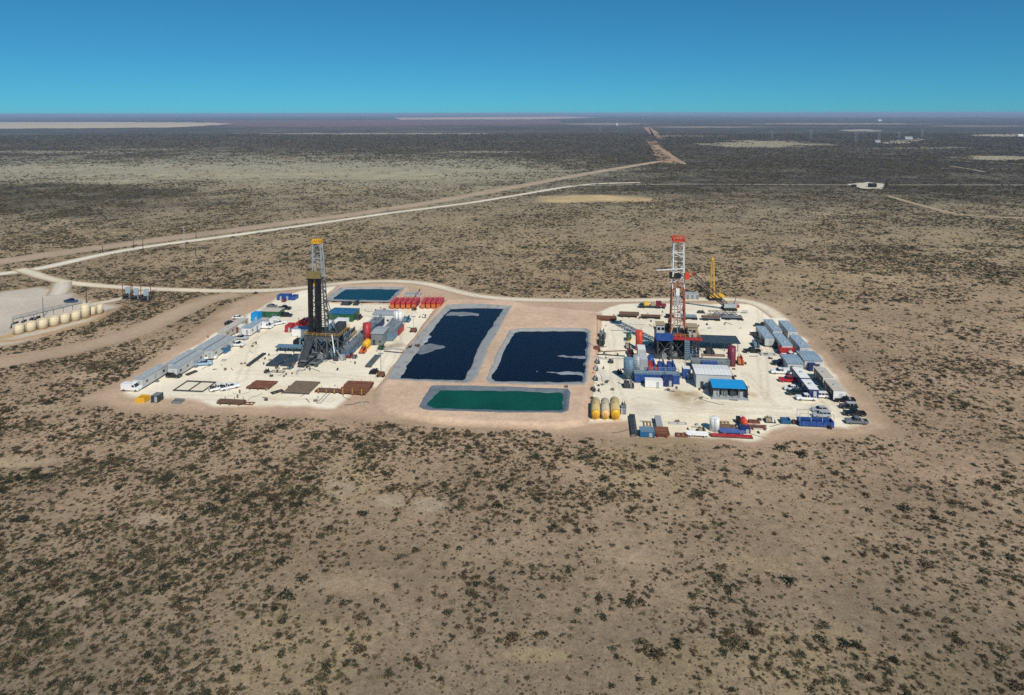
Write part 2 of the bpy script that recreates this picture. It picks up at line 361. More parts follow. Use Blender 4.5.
def sheet(name, pg, rgb, z, res, soft, under=None, mt=None, paint=None):
    """a worn surface laid on the ground; its rim breaks up and blends into the soil"""
    lo = pg.min(0) - soft; hi = pg.max(0) + soft
    X, Y = np.meshgrid(np.arange(lo[0], hi[0], res), np.arange(lo[1], hi[1], res), indexing='ij')
    x, y = X.ravel(), Y.ravel(); d = sdf(x, y, pg) + (fbm(x, y, 9.0, 4, 5) - 0.5) * 2.2 * soft
    w = sstep(-0.5 * soft, soft, d)[:, None]
    base = under(x, y) if under else soil(x, y)
    top = lin(rgb) * (1 + 0.24 * (fbm(x, y, 16.0, 4, 8) - 0.5))[:, None]
    if paint: top = paint(x, y, top)
    c = base * (1 - w) + top * w
    nx, ny = X.shape; i = np.arange(nx * ny).reshape(nx, ny); f = np.stack([i[:-1, :-1], i[1:, :-1], i[1:, 1:], i[:-1, 1:]], -1).reshape(-1, 4)
    f = f[(d[f] > -0.6 * soft).any(1)]
    u, inv = np.unique(f, return_inverse=True)
    o = mesh_np(name, np.stack([x, y, np.full_like(x, z)], -1)[u], inv.reshape(-1, 4), mt or earth('graded earth', 0.6, 0.24), cols=c[u])
    return tag(o, kind='structure')
SITE_RGB = (190, 163, 136)
def site_col(x, y):
    c = lin(SITE_RGB) * (1 + 0.25 * (fbm(x, y, 14.0, 4, 3) - 0.5))[:, None]
    d = sdf(x, y, SITE); w = sstep(-2, 5, d + (fbm(x, y, 9.0, 4, 5) - 0.5) * 9)[:, None]
    return soil(x, y) * (1 - w) + c * w
sheet('cleared_ground', SITE, SITE_RGB, 0.02, 1.4, 4.0)
def pad_stains(x, y, c):
    s = sstep(0.56, 0.70, fbm(x, y, 12.0, 5, 41))[:, None] * 0.2
    c = c * (1 - s) + lin((212, 190, 156)) * s
    for px, py, r, rgb, k in [(684,399,7,(160,130,84),.8),(694,394,4.5,(160,130,84),.7),(700,403,4,(176,146,100),.6),(676,393,5,(170,140,96),.6),
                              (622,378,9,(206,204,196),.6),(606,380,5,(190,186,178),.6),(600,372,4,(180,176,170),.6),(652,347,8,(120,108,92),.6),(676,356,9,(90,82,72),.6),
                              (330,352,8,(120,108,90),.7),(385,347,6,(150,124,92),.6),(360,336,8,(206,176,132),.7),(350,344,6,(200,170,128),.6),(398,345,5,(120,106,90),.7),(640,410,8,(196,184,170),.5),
                              (752,395,4,(176,146,104),.6),(284,391,9,(220,196,150),.5),(690,420,12,(228,206,168),.5),(730,424,12,(226,200,160),.5)]:
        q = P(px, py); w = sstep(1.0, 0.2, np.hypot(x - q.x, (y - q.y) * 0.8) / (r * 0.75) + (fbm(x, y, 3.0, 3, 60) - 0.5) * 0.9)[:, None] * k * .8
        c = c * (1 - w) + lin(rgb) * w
    # wheel ruts along the pad
    for px0, py0, px1, py1 in [(255,345,240,380),(300,372,380,380),(240,372,330,376),(300,310,380,310),(390,312,400,345),(700,404,790,408),(760,310,765,400),(640,326,700,330),(640,400,700,409),(830,402,800,412),(745,375,775,405),(150,396,330,400),(290,300,250,345),(640,408,860,418),(770,345,850,425),(610,330,620,420),(415,300,380,380)]:
        a, b_ = P(px0, py0), P(px1, py1)
        d = linedist(x, y, [(a.x, a.y), (b_.x, b_.y)]) + (fbm(x, y, 12.0, 3, 13) - .5) * 3
        w = (np.exp(-((np.abs(d) - 1.1) / 0.5) ** 2) * 0.34)[:, None]; c = c * (1 - w) + lin((192, 170, 138)) * w
    return c
sheet('drilling_pad', PADL, (238, 227, 202), 0.045, 0.6, 1.8, site_col, earth('crushed caliche', 0.7, 0.16), pad_stains)
sheet('drilling_pad', PADR, (238, 227, 202), 0.045, 0.6, 1.8, site_col, earth('crushed caliche', 0.7, 0.16), pad_stains)
def batt_paint(x, y, c):
    a, b_ = P(0, 338), P(105, 313)
    d = linedist(x, y, [(a.x, a.y), (b_.x, b_.y)]); w = (sstep(5.0, 1.0, d + (fbm(x, y, 5.0, 3, 2) - .5) * 4) * 0.75)[:, None]
    c = c * (1 - w) + lin((186, 152, 98)) * w
    q = P(116, 311); w = (sstep(1, .2, np.hypot((x - q.x) / 9, (y - q.y) / 5) + (fbm(x, y, 4.0, 3, 9) - .5)) * 0.8)[:, None]
    return c * (1 - w) + lin((122, 84, 44)) * w
sheet('tank_battery_pad', BATT, (196, 184, 166), 0.03, 1.4, 3.0, paint=batt_paint)

def road(name, pl, width, rgb, z):
    pl = [Vector((*p, 0)) for p in pl]; pts = []
    for a, b in zip(pl, pl[1:]):
        n = max(1, int((b - a).length / max(4.0, a.y * 0.012)))
        pts += [a.lerp(b, k / n) for k in range(n)]
    pts.append(pl[-1])
    for _ in range(6): pts = [pts[0]] + [(pts[i-1] + pts[i] * 2 + pts[i+1]) / 4 for i in range(1, len(pts) - 1)] + [pts[-1]]
    xy = np.array([(p.x, p.y) for p in pts]); d = np.gradient(xy, axis=0); d /= np.linalg.norm(d, axis=1)[:, None]; nrm = np.stack([-d[:, 1], d[:, 0]], 1)
    s = np.array([-1.0, -0.72, -0.5, -0.3, -0.1, 0.1, 0.3, 0.5, 0.72, 1.0]) * width * 0.62
    jit = 1 + 0.25 * (fbm(xy[:, 0], xy[:, 1], 14.0, 3, 21) - 0.5)
    V = xy[:, None, :] + nrm[:, None, :] * s[None, :, None] * jit[:, None, None]
    x, y = V[..., 0].ravel(), V[..., 1].ravel()
    edge = np.tile(np.array([0, .45, .85, 0.82, 1, 1, 0.82, .85, .45, 0]), len(xy))[:, None]
    c = soil(x, y) * (1 - edge) + lin(rgb) * (1 + 0.2 * (fbm(x, y, 10.0, 4, 14) - .5))[:, None] * edge
    nr, nc = len(xy), len(s); i = np.arange(nr * nc).reshape(nr, nc)
    f = np.stack([i[:-1, :-1], i[:-1, 1:], i[1:, 1:], i[1:, :-1]], -1).reshape(-1, 4)
    tag(mesh_np(name, np.stack([x, y, np.full_like(x, z)], -1), f, earth('graded earth', 0.6, 0.24), cols=c), kind='structure')
for k, (nm, (pts_, w_, rgb_)) in enumerate(ROADS.items()):
    road(nm.rstrip('23'), ROADW[nm], w_, rgb_, 0.055 + 0.006 * k)

# ---- far fields and bare strips
def field(name, pts, rgb, z):
    pg = poly(pts); n = len(pg); q = []
    for a, b in zip(pg, np.roll(pg, -1, 0)):
        m_ = 14
        for k in range(m_): q.append(a + (b - a) * k / m_)
    q = np.array(q); ext = q.max(0) - q.min(0); q += (RNG.random(q.shape) - .5) * ext * np.array([0.012, 0.05])
    me = bpy.data.meshes.new(name); me.from_pydata([(x, y, z) for x, y in q], [], [tuple(range(len(q)))]); me.update()
    a = me.attributes.new('col', 'FLOAT_COLOR', 'POINT'); cc = np.ones((len(q), 4), np.float32); cc[:, :3] = lin(rgb); a.data.foreach_set('color', cc.ravel())
    me.materials.append(earth('field earth', 0.02, 0.2)); o = bpy.data.objects.new(name, me); col.objects.link(o); tag(o, kind='structure')
field('dry_field', [(-120,122.3),(120,122.0),(215,122.6),(232,124),(180,127.2),(60,128.4),(-120,128.8)], (196,178,150), 0.30)
field('ploughed_field', [(395,117.6),(560,116.4),(600,117.4),(540,119.3),(400,119.6)], (206,170,150), 0.32)
field('ploughed_field', [(200,120.6),(420,119.9),(560,120.2),(560,124.2),(300,127.2),(240,126.2)], (120,92,88), 0.25)
field('bare_strip', [(643,127.4),(650,127.4),(666,138.6),(654,139.2)], (166,138,112), 0.33)
field('bare_strip', [(646,140.6),(656,140.6),(664,149),(677,158),(684,163.5),(660,164),(654,152)], (170,140,112), 0.34)
field('well_pad', [(846,184.2),(868,182.2),(886,184),(882,189),(862,188.6)], (204,194,174), 0.12)
field('well_pad', [(882,142.8),(900,139.6),(922,138.2),(927,140),(905,143.6),(890,144.2)], (196,186,166), 0.22)

# ---- reserve pits: raised earth bank, plastic liner, liquid
PONDS = {
 'A': ([(389,378),(398,362),(419,337),(436,317),(449,304.5),(480,304),(510,306),(501,322),(487,346),(474,378),(466,382),(430,380)],
       [(401,378.5),(407,366),(424,343),(440,320),(450,309),(478,308),(504,308.8),(495,322),(480,346),(465,379),(462,381),(430,379.5)], (7, 10, 26), 'dark navy'),
 'B': ([(511,330),(518,328.5),(550,328),(586,328.4),(588.9,331),(587.6,352),(585.2,372),(583.4,383.2),(540,383.5),(492,382),(489,378),(496,360),(505,341)],
       [(514,332.5),(520,331.2),(550,331),(584.5,331),(587.2,333),(586,352),(583.5,372),(582,382),(540,382.5),(495,381),(491.5,378.6),(500,360),(509,341)], (7, 10, 28), 'dark navy'),
 'C': ([(433,386),(470,386.5),(520,387.6),(566,389.4),(567.6,393),(566,410),(562,411.2),(500,410.8),(426,408.3),(421,406),(427.5,395)],
       [(440,390.2),(470,390.2),(520,391.2),(562,392.6),(564,395),(562.5,409.5),(558,410.5),(500,410.4),(432,408),(426.5,406),(432,397)], (10, 74, 58), 'green'),
 'D': ([(341,287.5),(372,286.8),(404,287.2),(398,294),(390,301.5),(360,301),(328,300),(332,294)],
       [(346,289.2),(372,288.8),(400,289.2),(395,294),(388,300.4),(360,300),(333,299.2),(338,294)], (8, 54, 62), 'teal'),
}
ZC, ZW = 1.0, 0.45
BANK = poly([(374,392),(386,374),(412,339),(434,308),(446,299),(514,301),(532,306),(570,309),(603,313),(601,340),(596,372),(593,400),(588,426),(560,430),(470,428),(396,419),(372,406)])
BANKD = poly([(322,303),(328,293),(338,285),(404,284.5),(412,288),(404,297),(394,305),(350,304)])
POND_SOLID = {}
for k, (lo_, wa, rgb, nm) in PONDS.items():
    zc = ZC; zw = ZW
    POND_SOLID[k] = (poly(lo_, zc + 0.06), poly(wa, zw), zc, zw)
def bank(name, pg, ponds, zc):
    lo = pg.min(0); hi = pg.max(0); res = 0.55
    X, Y = np.meshgrid(np.arange(lo[0], hi[0], res), np.arange(lo[1], hi[1], res), indexing='ij'); x, y = X.ravel(), Y.ravel()
    d = sdf(x, y, pg) + (fbm(x, y, 8.0, 3, 50) - .5) * 1.2
    h = np.clip(d * 0.38, 0, zc) - 0.05 + (fbm(x, y, 3.0, 3, 51) - .5) * 0.22 * sstep(0.5, 3, d)
    for p in ponds:
        crest = POND_SOLID[p][0]; ds = sdf(x, y, crest)
        h = np.where(ds > -2.2, np.minimum(h, zc - 0.06), h); h = np.where(ds > -0.1, -0.25, h)
    c = lin((208, 178, 151)) * (1 + 0.22 * (fbm(x, y, 10.0, 4, 52) - .5))[:, None]
    w = sstep(0.30, 0.62, fbm(x, y, 18.0, 4, 53))[:, None] * .3; c = c * (1 - w) + lin((192, 166, 138)) * w
    e = sstep(2.5, 0.0, d)[:, None]; c = c * (1 - e) + site_col(x, y) * e
    nx, ny = X.shape; i = np.arange(nx * ny).reshape(nx, ny); f = np.stack([i[:-1, :-1], i[1:, :-1], i[1:, 1:], i[:-1, 1:]], -1).reshape(-1, 4)
    f = f[(d[f] > -0.2).any(1) & (h[f] > -0.2).any(1)]; u, inv = np.unique(f, return_inverse=True)
    tag(mesh_np(name, np.stack([x, y, h], -1)[u], inv.reshape(-1, 4), earth('graded earth', 0.6, 0.24), cols=c[u], smooth=True), kind='structure')
bank('pond_embankment', BANK, 'ABC', ZC); bank('pond_embankment', BANKD, 'D', 1.0)
M_LINER = mat('pond liner plastic', (164, 164, 160), 0.55, 0, 0.55, 0.35, 0.4)
M_LINERB = mat('blue pond liner plastic', (108, 117, 124), 0.5, 0, 0.4, 0.35, 0.4)
for k, (lo_, wa, rgb, nm) in PONDS.items():
    crest, edge, zc, zw = POND_SOLID[k]
    n = len(crest); rings = []
    def dense(pg, m_=10):
        return np.array([a + (b - a) * j / m_ for a, b in zip(pg, np.roll(pg, -1, 0)) for j in range(m_)])
    C, E = dense(crest), dense(edge); C = C + (np.stack([fbm(C[:, 0], C[:, 1], 5.0, 3, 67), fbm(C[:, 0], C[:, 1], 5.0, 3, 68)], 1) - .5) * 0.9; E = E + (np.stack([fbm(E[:, 0], E[:, 1], 3.5, 3, 69), fbm(E[:, 0], E[:, 1], 3.5, 3, 70)], 1) - .5) * 1.3; wob = (fbm(C[:, 0], C[:, 1], 4.0, 3, 66) - .5)[:, None]
    cen = E.mean(0); tg = np.roll(C, -3, 0) - np.roll(C, 3, 0); outd = np.stack([tg[:, 1], -tg[:, 0]], 1); outd /= np.linalg.norm(outd, axis=1)[:, None]
    if (outd * (C - cen)).sum() < 0: outd = -outd
    prof = [(C + outd * 0.75, zc - 0.04), (C + outd * 0.3, zc + 0.06), (C, zc + 0.04)]
    for t in (0.25, 0.5, 0.75): prof.append((C * (1 - t) + E * t + outd * wob * 0.8, zc + (zw - zc) * t))
    prof += [(E + outd * wob * 1.0, zw), (E + (cen - E) * 0.06, zw - 0.35)]
    V = np.concatenate([np.concatenate([q, np.full((len(q), 1), z)], 1) for q, z in prof]); m_ = len(C)
    Fc = [(r*m_ + j, r*m_ + (j+1) % m_, (r+1)*m_ + (j+1) % m_, (r+1)*m_ + j) for r in range(len(prof)-1) for j in range(m_)]
    tag(mesh_np('pond_liner', V, Fc, M_LINERB if k == 'C' else M_LINER, smooth=True), kind='structure')
    q = E + (cen - E) * 0.012
    q2 = E + outd * 0.9
    me = bpy.data.meshes.new('pond_water'); me.from_pydata([(x, y, zw - 0.02) for x, y in q2], [], [tuple(range(len(q2)))]); me.update()
    me.materials.append(water(nm + ' pit water ' + k, rgb)); o = bpy.data.objects.new('pond_water', me); col.objects.link(o); tag(o, kind='structure')
def silt(pts, z, top, rgb, name='silt_bar'):
    pg = poly(pts, z); lo = pg.min(0); hi = pg.max(0)
    X, Y = np.meshgrid(np.arange(lo[0]-1, hi[0]+1, 0.5), np.arange(lo[1]-1, hi[1]+1, 0.5), indexing='ij'); x, y = X.ravel(), Y.ravel()
    d = sdf(x, y, pg) + (fbm(x, y, 3.5, 4, 71) - .5) * 3.2
    h = z - 0.12 + np.clip(d * 0.25, -0.2, top) + (fbm(x, y, 2.2, 4, 72) - .5) * 0.22
    c = lin(rgb) * (1 + 0.4 * (fbm(x, y, 3.0, 4, 73) - .5))[:, None]
    nx, ny = X.shape; i = np.arange(nx*ny).reshape(nx, ny); f = np.stack([i[:-1, :-1], i[1:, :-1], i[1:, 1:], i[:-1, 1:]], -1).reshape(-1, 4)
    f = f[(d[f] > -0.6).any(1)]; u, inv = np.unique(f, return_inverse=True)
    tag(mesh_np(name, np.stack([x, y, h], -1)[u], inv.reshape(-1, 4), earth('graded earth', 0.6, 0.24), cols=c[u], smooth=True), kind='structure')
silt([(416,353),(419,345),(430,343.5),(442,344.5),(450,346.6),(446,348.5),(434,349.6),(428,353),(421,355.5)], ZW, 0.22, (112,120,126))
silt([(421,337),(428,333),(432,337),(427,343),(419,343)], ZW, 0.6, (160,164,164))
silt([(444,316),(448,311.5),(470,311.8),(479,313.5),(478,315.8),(462,316.4)], ZW, 0.25, (122,130,134))
silt([(553,356),(562,354.8),(586,356.2),(586,358.6),(566,357.8)], ZW, 0.16, (130,136,142))
silt([(537,371.2),(560,372),(585,371.4),(584,375.4),(560,374)], ZW, 0.18, (138,146,152))

# ---- shrubs
M_LEAF = [leaf('dusty olive leaves', (60, 59, 43), (84, 80, 58)), leaf('dark green leaves', (42, 46, 33), (64, 65, 46)), leaf('brown twigs and leaves', (70, 58, 42), (98, 82, 60)), leaf('pale dusty twigs', (104, 96, 70), (126, 114, 84))]
def shrub_mesh(k):
    rs = np.random.default_rng(100 + k); v = []; f = []; mi = []
    lob = [(0, 0, 0.0, 1.0)] if k % 3 else [(rs.normal() * .45, rs.normal() * .35, 0, rs.uniform(.5, .8)) for _ in range(3)]
    nl = 120
    for _ in range(nl):
        lx, ly, lz, ls = lob[rs.integers(len(lob))]
        th = rs.uniform(0, 2 * math.pi); ph = math.asin(rs.uniform(0.02, 1)); rr = rs.uniform(.55, 1.0) * ls * (1 + .3 * math.sin(3 * th + k) + .15 * math.sin(7 * th + 2 * k))
        c = np.array([lx + rr * math.cos(th) * math.cos(ph), ly + rr * math.sin(th) * math.cos(ph), 0.06 + 0.78 * rr * math.sin(ph)])
        a = rs.normal(size=3); a /= np.linalg.norm(a); b = np.cross(a, rs.normal(size=3)); b /= np.linalg.norm(b)
        s = rs.uniform(.10, .22) * (0.7 + 0.3 * ls); i = len(v)
        v += [c + a * s, c - a * s * .6 + b * s * .8, c - a * s * .6 - b * s * .8]; f.append((i, i+1, i+2))
    for _ in range(5):
        th = rs.uniform(0, 6.28); e = np.array([math.cos(th) * .6, math.sin(th) * .6, .55]); i = len(v); w = np.array([-math.sin(th), math.cos(th), 0]) * .05
        v += [w, -w, e]; f.append((i, i+1, i+2))
    me = bpy.data.meshes.new('shrub'); me.from_pydata([tuple(p) for p in v], [], f); me.update(); me.materials.append(M_LEAF[(0, 1, 2, 0, 1, 2, 0, 1, 1, 0, 3, 3)[k]]); return me
SHRUBS = [shrub_mesh(k) for k in range(12)]
def scatter():
    X, Y = [], []
    for y0, y1, n in [(60, 130, 60000), (130, 240, 130000), (240, 450, 260000), (450, 800, 420000), (800, 1500, 480000), (1500, 2900, 300000)]:
        y = np.sqrt(RNG.uniform(y0**2, y1**2, n)); x = RNG.uniform(-1, 1, n) * (0.80 * y + 12); X.append(x); Y.append(y)
    x = np.concatenate(X); y = np.concatenate(Y)
    g = growth(x, y)
    cl = fbm(x, y, 30.0, 3, 201) * .5 + fbm(x, y, 7.0, 3, 202) * .5; big = fbm(x, y, 80.0, 2, 210)
    cand = np.select([y < 130, y < 240, y < 450, y < 800], [4.9, 3.7, 2.15, 1.17], np.where(y < 1500, 0.37, 0.061))
    want = 1.85 * np.clip((g - 0.13) / 0.53, 0.04, 1.3) ** 1.2 * (0.22 + 1.5 * sstep(0.34, 0.68, cl + (big - .5) * .35))
    want *= np.select([y < 240, y < 450, y < 800], [1.0, 0.62, 0.29], np.interp(y, [800, 1400, 1700, 2900], [0.17, 0.07, 0.03, 0.008]))
    want *= np.where(y < 240, 1.25, 1.0)
    u_ = RNG.random(len(x)); keep = u_ < want / cand
    tiny = ~keep & (y < 300) & (RNG.random(len(x)) < (0.10 + 1.5 * g) * (0.35 + 1.2 * sstep(.35, .65, fbm(x, y, 14.0, 3, 205))) / cand)
    keep |= tiny; tiny = tiny[keep]
    x, y = x[keep], y[keep]
    d = sdf(x, y, SITE) + (fbm(x, y, 8.0, 3, 88) - .5) * 6; ok = d < -1.5
    ok &= sdf(x, y, BATT) < -2
    for k, pl in ROADW.items(): ok &= linedist(x, y, pl) > ROADS[k][1] * 0.6 + 0.5
    ok &= sdf(x, y, poly([(520,198.5),(560,194.3),(630,194.6),(654,198),(600,202.6),(540,203)])) < 0
    ok &= sdf(x, y, poly([(846,184.2),(868,182.2),(886,184),(882,189),(862,188.6)])) < 0
    px, py = proj(x, y); ok &= (px > -30) & (px < 1054)
    x, y = x[ok], y[ok]; tiny = tiny[ok]
    s = np.exp(RNG.normal(0, 0.42, len(x)) + np.log(np.interp(y, [100, 250, 450, 800], [.30, .34, .40, .50]))); s = np.where(RNG.random(len(x)) < 0.07, s * 1.75, s); s = np.clip(s, .13, 1.5); s = np.where(tiny, RNG.uniform(.11, .24, len(x)), s)
    s = s * np.interp(y, [700, 900, 1500, 2900], [1, 1.3, 2.0, 3.6])
    return x, y, s
SX, SYY, SS = scatter()
seen = SS / np.hypot(SX, SYY); px_, py_ = proj(SX, SYY)
seen = np.where((px_ > 4) & (px_ < 1020) & (py_ < 692), seen, 0)
top = set(np.argsort(-seen)[:300].tolist())
for i in sorted(top):
    o = bpy.data.objects.new('shrub', SHRUBS[i % 10]); col.objects.link(o)
    o.location = (SX[i], SYY[i], -0.03); o.rotation_euler = (0, 0, RNG.uniform(0, 6.28)); o.scale = (SS[i] * RNG.uniform(.85, 1.25), SS[i], SS[i] * RNG.uniform(.65, .95))
    tag(o, 'larger dark green desert shrub standing out on the open dirt of the foreground', 'shrub', 'larger foreground shrubs')
rest = np.array([i for i in range(len(SX)) if i not in top])
def shrub_field():
    n = len(rest); me = bpy.data.meshes.new('shrubs'); me.vertices.add(n)
    me.vertices.foreach_set('co', np.stack([SX[rest], SYY[rest], np.full(n, -0.03)], -1).astype(np.float32).ravel())
    a = me.attributes.new('scl', 'FLOAT_VECTOR', 'POINT'); s = SS[rest]
    a.data.foreach_set('vector', np.stack([s * RNG.uniform(.85, 1.3, n), s, s * RNG.uniform(.6, .95, n)], -1).astype(np.float32).ravel())
    a = me.attributes.new('rot', 'FLOAT', 'POINT'); a.data.foreach_set('value', RNG.uniform(0, 6.28, n).astype(np.float32))
    a = me.attributes.new('vid', 'INT', 'POINT'); a.data.foreach_set('value', np.where(RNG.random(n) < np.interp(SYY[rest], [150, 450, 900], [.12, .45, .62]), RNG.choice([10, 11, 2, 5], n), RNG.integers(0, 12, n)).astype(np.int32))  # farther shrubs draw paler, twiggier kinds, distance haze partly put in colour
    o = bpy.data.objects.new('shrubs', me); col.objects.link(o)
    coll = bpy.data.collections.new('shrub_kinds')
    for k, sm in enumerate(SHRUBS): coll.objects.link(bpy.data.objects.new('shrub_kind_%d' % k, sm))
    t = bpy.data.node_groups.new('scatter', 'GeometryNodeTree'); t.interface.new_socket('Geometry', in_out='INPUT', socket_type='NodeSocketGeometry'); t.interface.new_socket('Geometry', in_out='OUTPUT', socket_type='NodeSocketGeometry')
    gi = t.nodes.new('NodeGroupInput'); go = t.nodes.new('NodeGroupOutput'); ip = t.nodes.new('GeometryNodeInstanceOnPoints')
    ci = t.nodes.new('GeometryNodeCollectionInfo'); ci.inputs['Collection'].default_value = coll; ci.inputs['Separate Children'].default_value = True; ci.inputs['Reset Children'].default_value = True
    def na(nm, ty):
        q = t.nodes.new('GeometryNodeInputNamedAttribute'); q.data_type = ty; q.inputs['Name'].default_value = nm; return q.outputs['Attribute']
    cx = t.nodes.new('ShaderNodeCombineXYZ'); t.links.new(na('rot', 'FLOAT'), cx.inputs['Z'])
    t.links.new(gi.outputs[0], ip.inputs['Points']); t.links.new(ci.outputs[0], ip.inputs['Instance']); ip.inputs['Pick Instance'].default_value = True
    t.links.new(na('vid', 'INT'), ip.inputs['Instance Index']); t.links.new(cx.outputs[0], ip.inputs['Rotation']); t.links.new(na('scl', 'FLOAT_VECTOR'), ip.inputs['Scale'])
    t.links.new(ip.outputs[0], go.inputs[0])
    md = o.modifiers.new('scatter', 'NODES'); md.node_group = t
    tag(o, 'countless small desert shrubs scattered over the plain around the two drilling pads', 'shrubs', kind='stuff')
shrub_field()
print('shrubs', len(SX))
# ---- air
hz = MB().box(-150000, 150000, -3000, 160000, -1.2, 94.0)

# ================================================================ THINGS
U = Vector((math.cos(YAW), math.sin(YAW), 0)); V_ = Vector((-math.sin(YAW), math.cos(YAW), 0))
GZ = 0.05                                                   # top of the pad surface
WHITE = mat('white paint', (236, 236, 232), .45, 0, .22); GREYW = mat('pale grey siding', (196, 198, 196), .55, 0, .25)
ROOFG = mat('grey metal roof', (168, 174, 176), .5, 0, .3, .5); ROOFB = mat('blue grey metal roof', (150, 170, 184), .45, 0, .3, .5); ROOFT = mat('tan grey roof', (196, 188, 174), .6, 0, .3, .5)
DGREY = mat('dark grey steel', (66, 70, 74), .55, .2, .35); MGREY = mat('grey painted steel', (128, 134, 136), .5, .1, .35); LGREY = mat('light grey steel', (178, 182, 182), .5, .1, .3)
BLACK = mat('black steel', (26, 26, 28), .6, .1, .25); GLASS = mat('dark window glass', (22, 28, 36), .12, 0, .1, 1, .6); RUBBER = mat('tyre rubber', (28, 27, 26), .85, 0, .3)
RIM = mat('wheel rim', (150, 152, 154), .35, .6, .2); NAVY = mat('navy blue paint', (28, 48, 104), .5, 0, .35); BLUE = mat('blue paint', (38, 78, 148), .5, 0, .38); SKYB = mat('bright blue roof sheet', (30, 150, 214), .45, 0, .15)
TEAL = mat('teal blue sheet', (40, 104, 146), .5, 0, .4); RED = mat('red paint', (178, 44, 44), .5, 0, .4); MAROON = mat('maroon paint', (126, 28, 52), .45, 0, .2); ORANGE = mat('orange red paint', (218, 72, 42), .5, 0, .3)
ORA2 = mat('orange paint', (206, 112, 56), .5, 0, .4); YEL = mat('yellow paint', (232, 178, 44), .45, 0, .22); GREEN = mat('green paint', (36, 96, 58), .5, 0, .4); RUST = mat('rusty steel', (122, 76, 52), .8, .1, .5); BROWN = mat('brown mill scale pipe', (110, 82, 64), .7, .2, .4, 1.5)
CREAM = mat('cream tank paint', (226, 208, 172), .55, 0, .35, .3); SILVER = mat('galvanised steel', (196, 202, 206), .4, .45, .2); WOOD = mat('weathered timber', (122, 104, 84), .85, 0, .4); DUSTY = mat('dusty yellow grey tank top', (198, 176, 120), .7, 0, .4, .6); PEACH = mat('faded peach paint', (240, 190, 128), .55, 0, .3); TANK2 = mat('dusty pale tank top', (196, 182, 156), .7, 0, .4, .6)
BLUEGREY = mat('blue grey paint', (104, 136, 156), .5, 0, .3); MAT_DARK = mat('dark slate deck', (58, 72, 84), .6, .1, .35, .6); TANBOX = mat('tan cladding', (168, 152, 122), .6, 0, .3); SOLAR = mat('blue steel truss paint', (92, 118, 140), .5, .1, .3)

def G(px, py, z=GZ):
    p = P(px, py, z); return Vector((p.x, p.y, z))
def front_edge(x0, x1, yb):
    a, b = G(x0, yb), G(x1, yb); return (a + b) / 2, (b - a).length

# ---- road vehicles (front towards +x)
def _wheel(): return MB().tube([(0, -.13, 0), (0, -.11, 0), (0, .11, 0), (0, .13, 0)], [.34, .39, .39, .34], 14)
def _rim(): return MB().tube([(0, -.14, 0), (0, .14, 0)], .22, 10)
def _pick_body():
    return MB().prism([(-.98, .45), (.98, .45), (1.0, .75), (.98, 1.08), (-.98, 1.08), (-1.0, .75)], -2.9, -2.84).box(-2.86, 2.9, -.99, .99, .42, .80).box(-2.86, -.98, -.99, -.87, .80, 1.12).box(-2.86, -.98, .87, .99, .80, 1.12) \
      .box(-2.88, -2.78, -.95, .95, .80, 1.12).box(-.98, 1.22, -.985, .985, .80, 1.14).box(1.22, 2.88, -.97, .97, .80, 1.16, .0, .06).box(2.80, 2.96, -.95, .95, .5, .95)
def _pick_glass(): return MB().prismx([(-.98, 1.12), (1.30, 1.15), (.62, 1.78), (-.80, 1.80)], -.90, .90)
def _pick_roof():
    m = MB().prismx([(-.78, 1.775), (.62, 1.77), (.50, 1.88), (-.66, 1.88)], -.80, .80)
    for y in (-.91, .85): m.prismx([(-.15, 1.12), (-.05, 1.12), (-.05, 1.8), (-.15, 1.8)], y, y + .06).prismx([(-1.0, 1.12), (-.86, 1.12), (-.70, 1.8), (-.82, 1.8)], y, y + .06)
    return m
def _bed(): return MB().box(-2.77, -1.0, -.86, .86, .805, .84)
def _car_body():
    return MB().prismx([(-2.3, .45), (2.3, .42), (2.34, .7), (2.2, .86), (1.1, .98), (-1.75, 1.02), (-2.3, .95)], -.90, .90)
def _car_glass(): return MB().prismx([(-1.85, 1.0), (1.15, .97), (.35, 1.40), (-1.25, 1.44)], -.78, .78)
def _car_roof():
    m = MB().prismx([(-1.22, 1.425), (.36, 1.39), (.25, 1.49), (-1.1, 1.52)], -.70, .70)
    for y in (-.80, .75): m.prismx([(-.42, 1.0), (-.30, 1.0), (-.30, 1.44), (-.42, 1.44)], y, y + .05)
    return m
def _suv_body(): return MB().prismx([(-2.4, .48), (2.4, .45), (2.45, .8), (2.3, 1.02), (1.15, 1.10), (-2.35, 1.12)], -.95, .95)
def _suv_glass(): return MB().prismx([(-2.3, 1.1), (1.2, 1.09), (.55, 1.66), (-2.1, 1.70)], -.86, .86)
def _suv_roof():
    m = MB().prismx([(-2.1, 1.68), (.56, 1.65), (.42, 1.78), (-1.95, 1.80)], -.78, .78)
    for y in (-.88, .83):
        for xx in (-2.2, -1.2, -.2): m.prismx([(xx, 1.1), (xx + .12, 1.1), (xx + .14, 1.7), (xx + .04, 1.7)], y, y + .05)
    return m
def _van_body(): return MB().prismx([(-2.9, .45), (2.85, .42), (2.95, .9), (2.75, 1.25), (1.95, 1.42), (1.35, 2.35), (1.05, 2.45), (-2.8, 2.45), (-2.9, 2.3)], -1.0, 1.0)
def _van_glass():
    m = MB().quadbox([(2.02, -.88, 1.44), (2.02, .88, 1.44), (1.97, .88, 1.42), (1.97, -.88, 1.42), (1.42, -.84, 2.32), (1.42, .84, 2.32), (1.36, .84, 2.30), (1.36, -.84, 2.30)])
    for y in (-1.015, .995): m.prismx([(.75, 1.45), (1.78, 1.45), (1.30, 2.15), (.75, 2.15)], y, y + .02)
    return m
def _lamp(): return MB().box(-.04, .04, -.16, .16, -.08, .08)
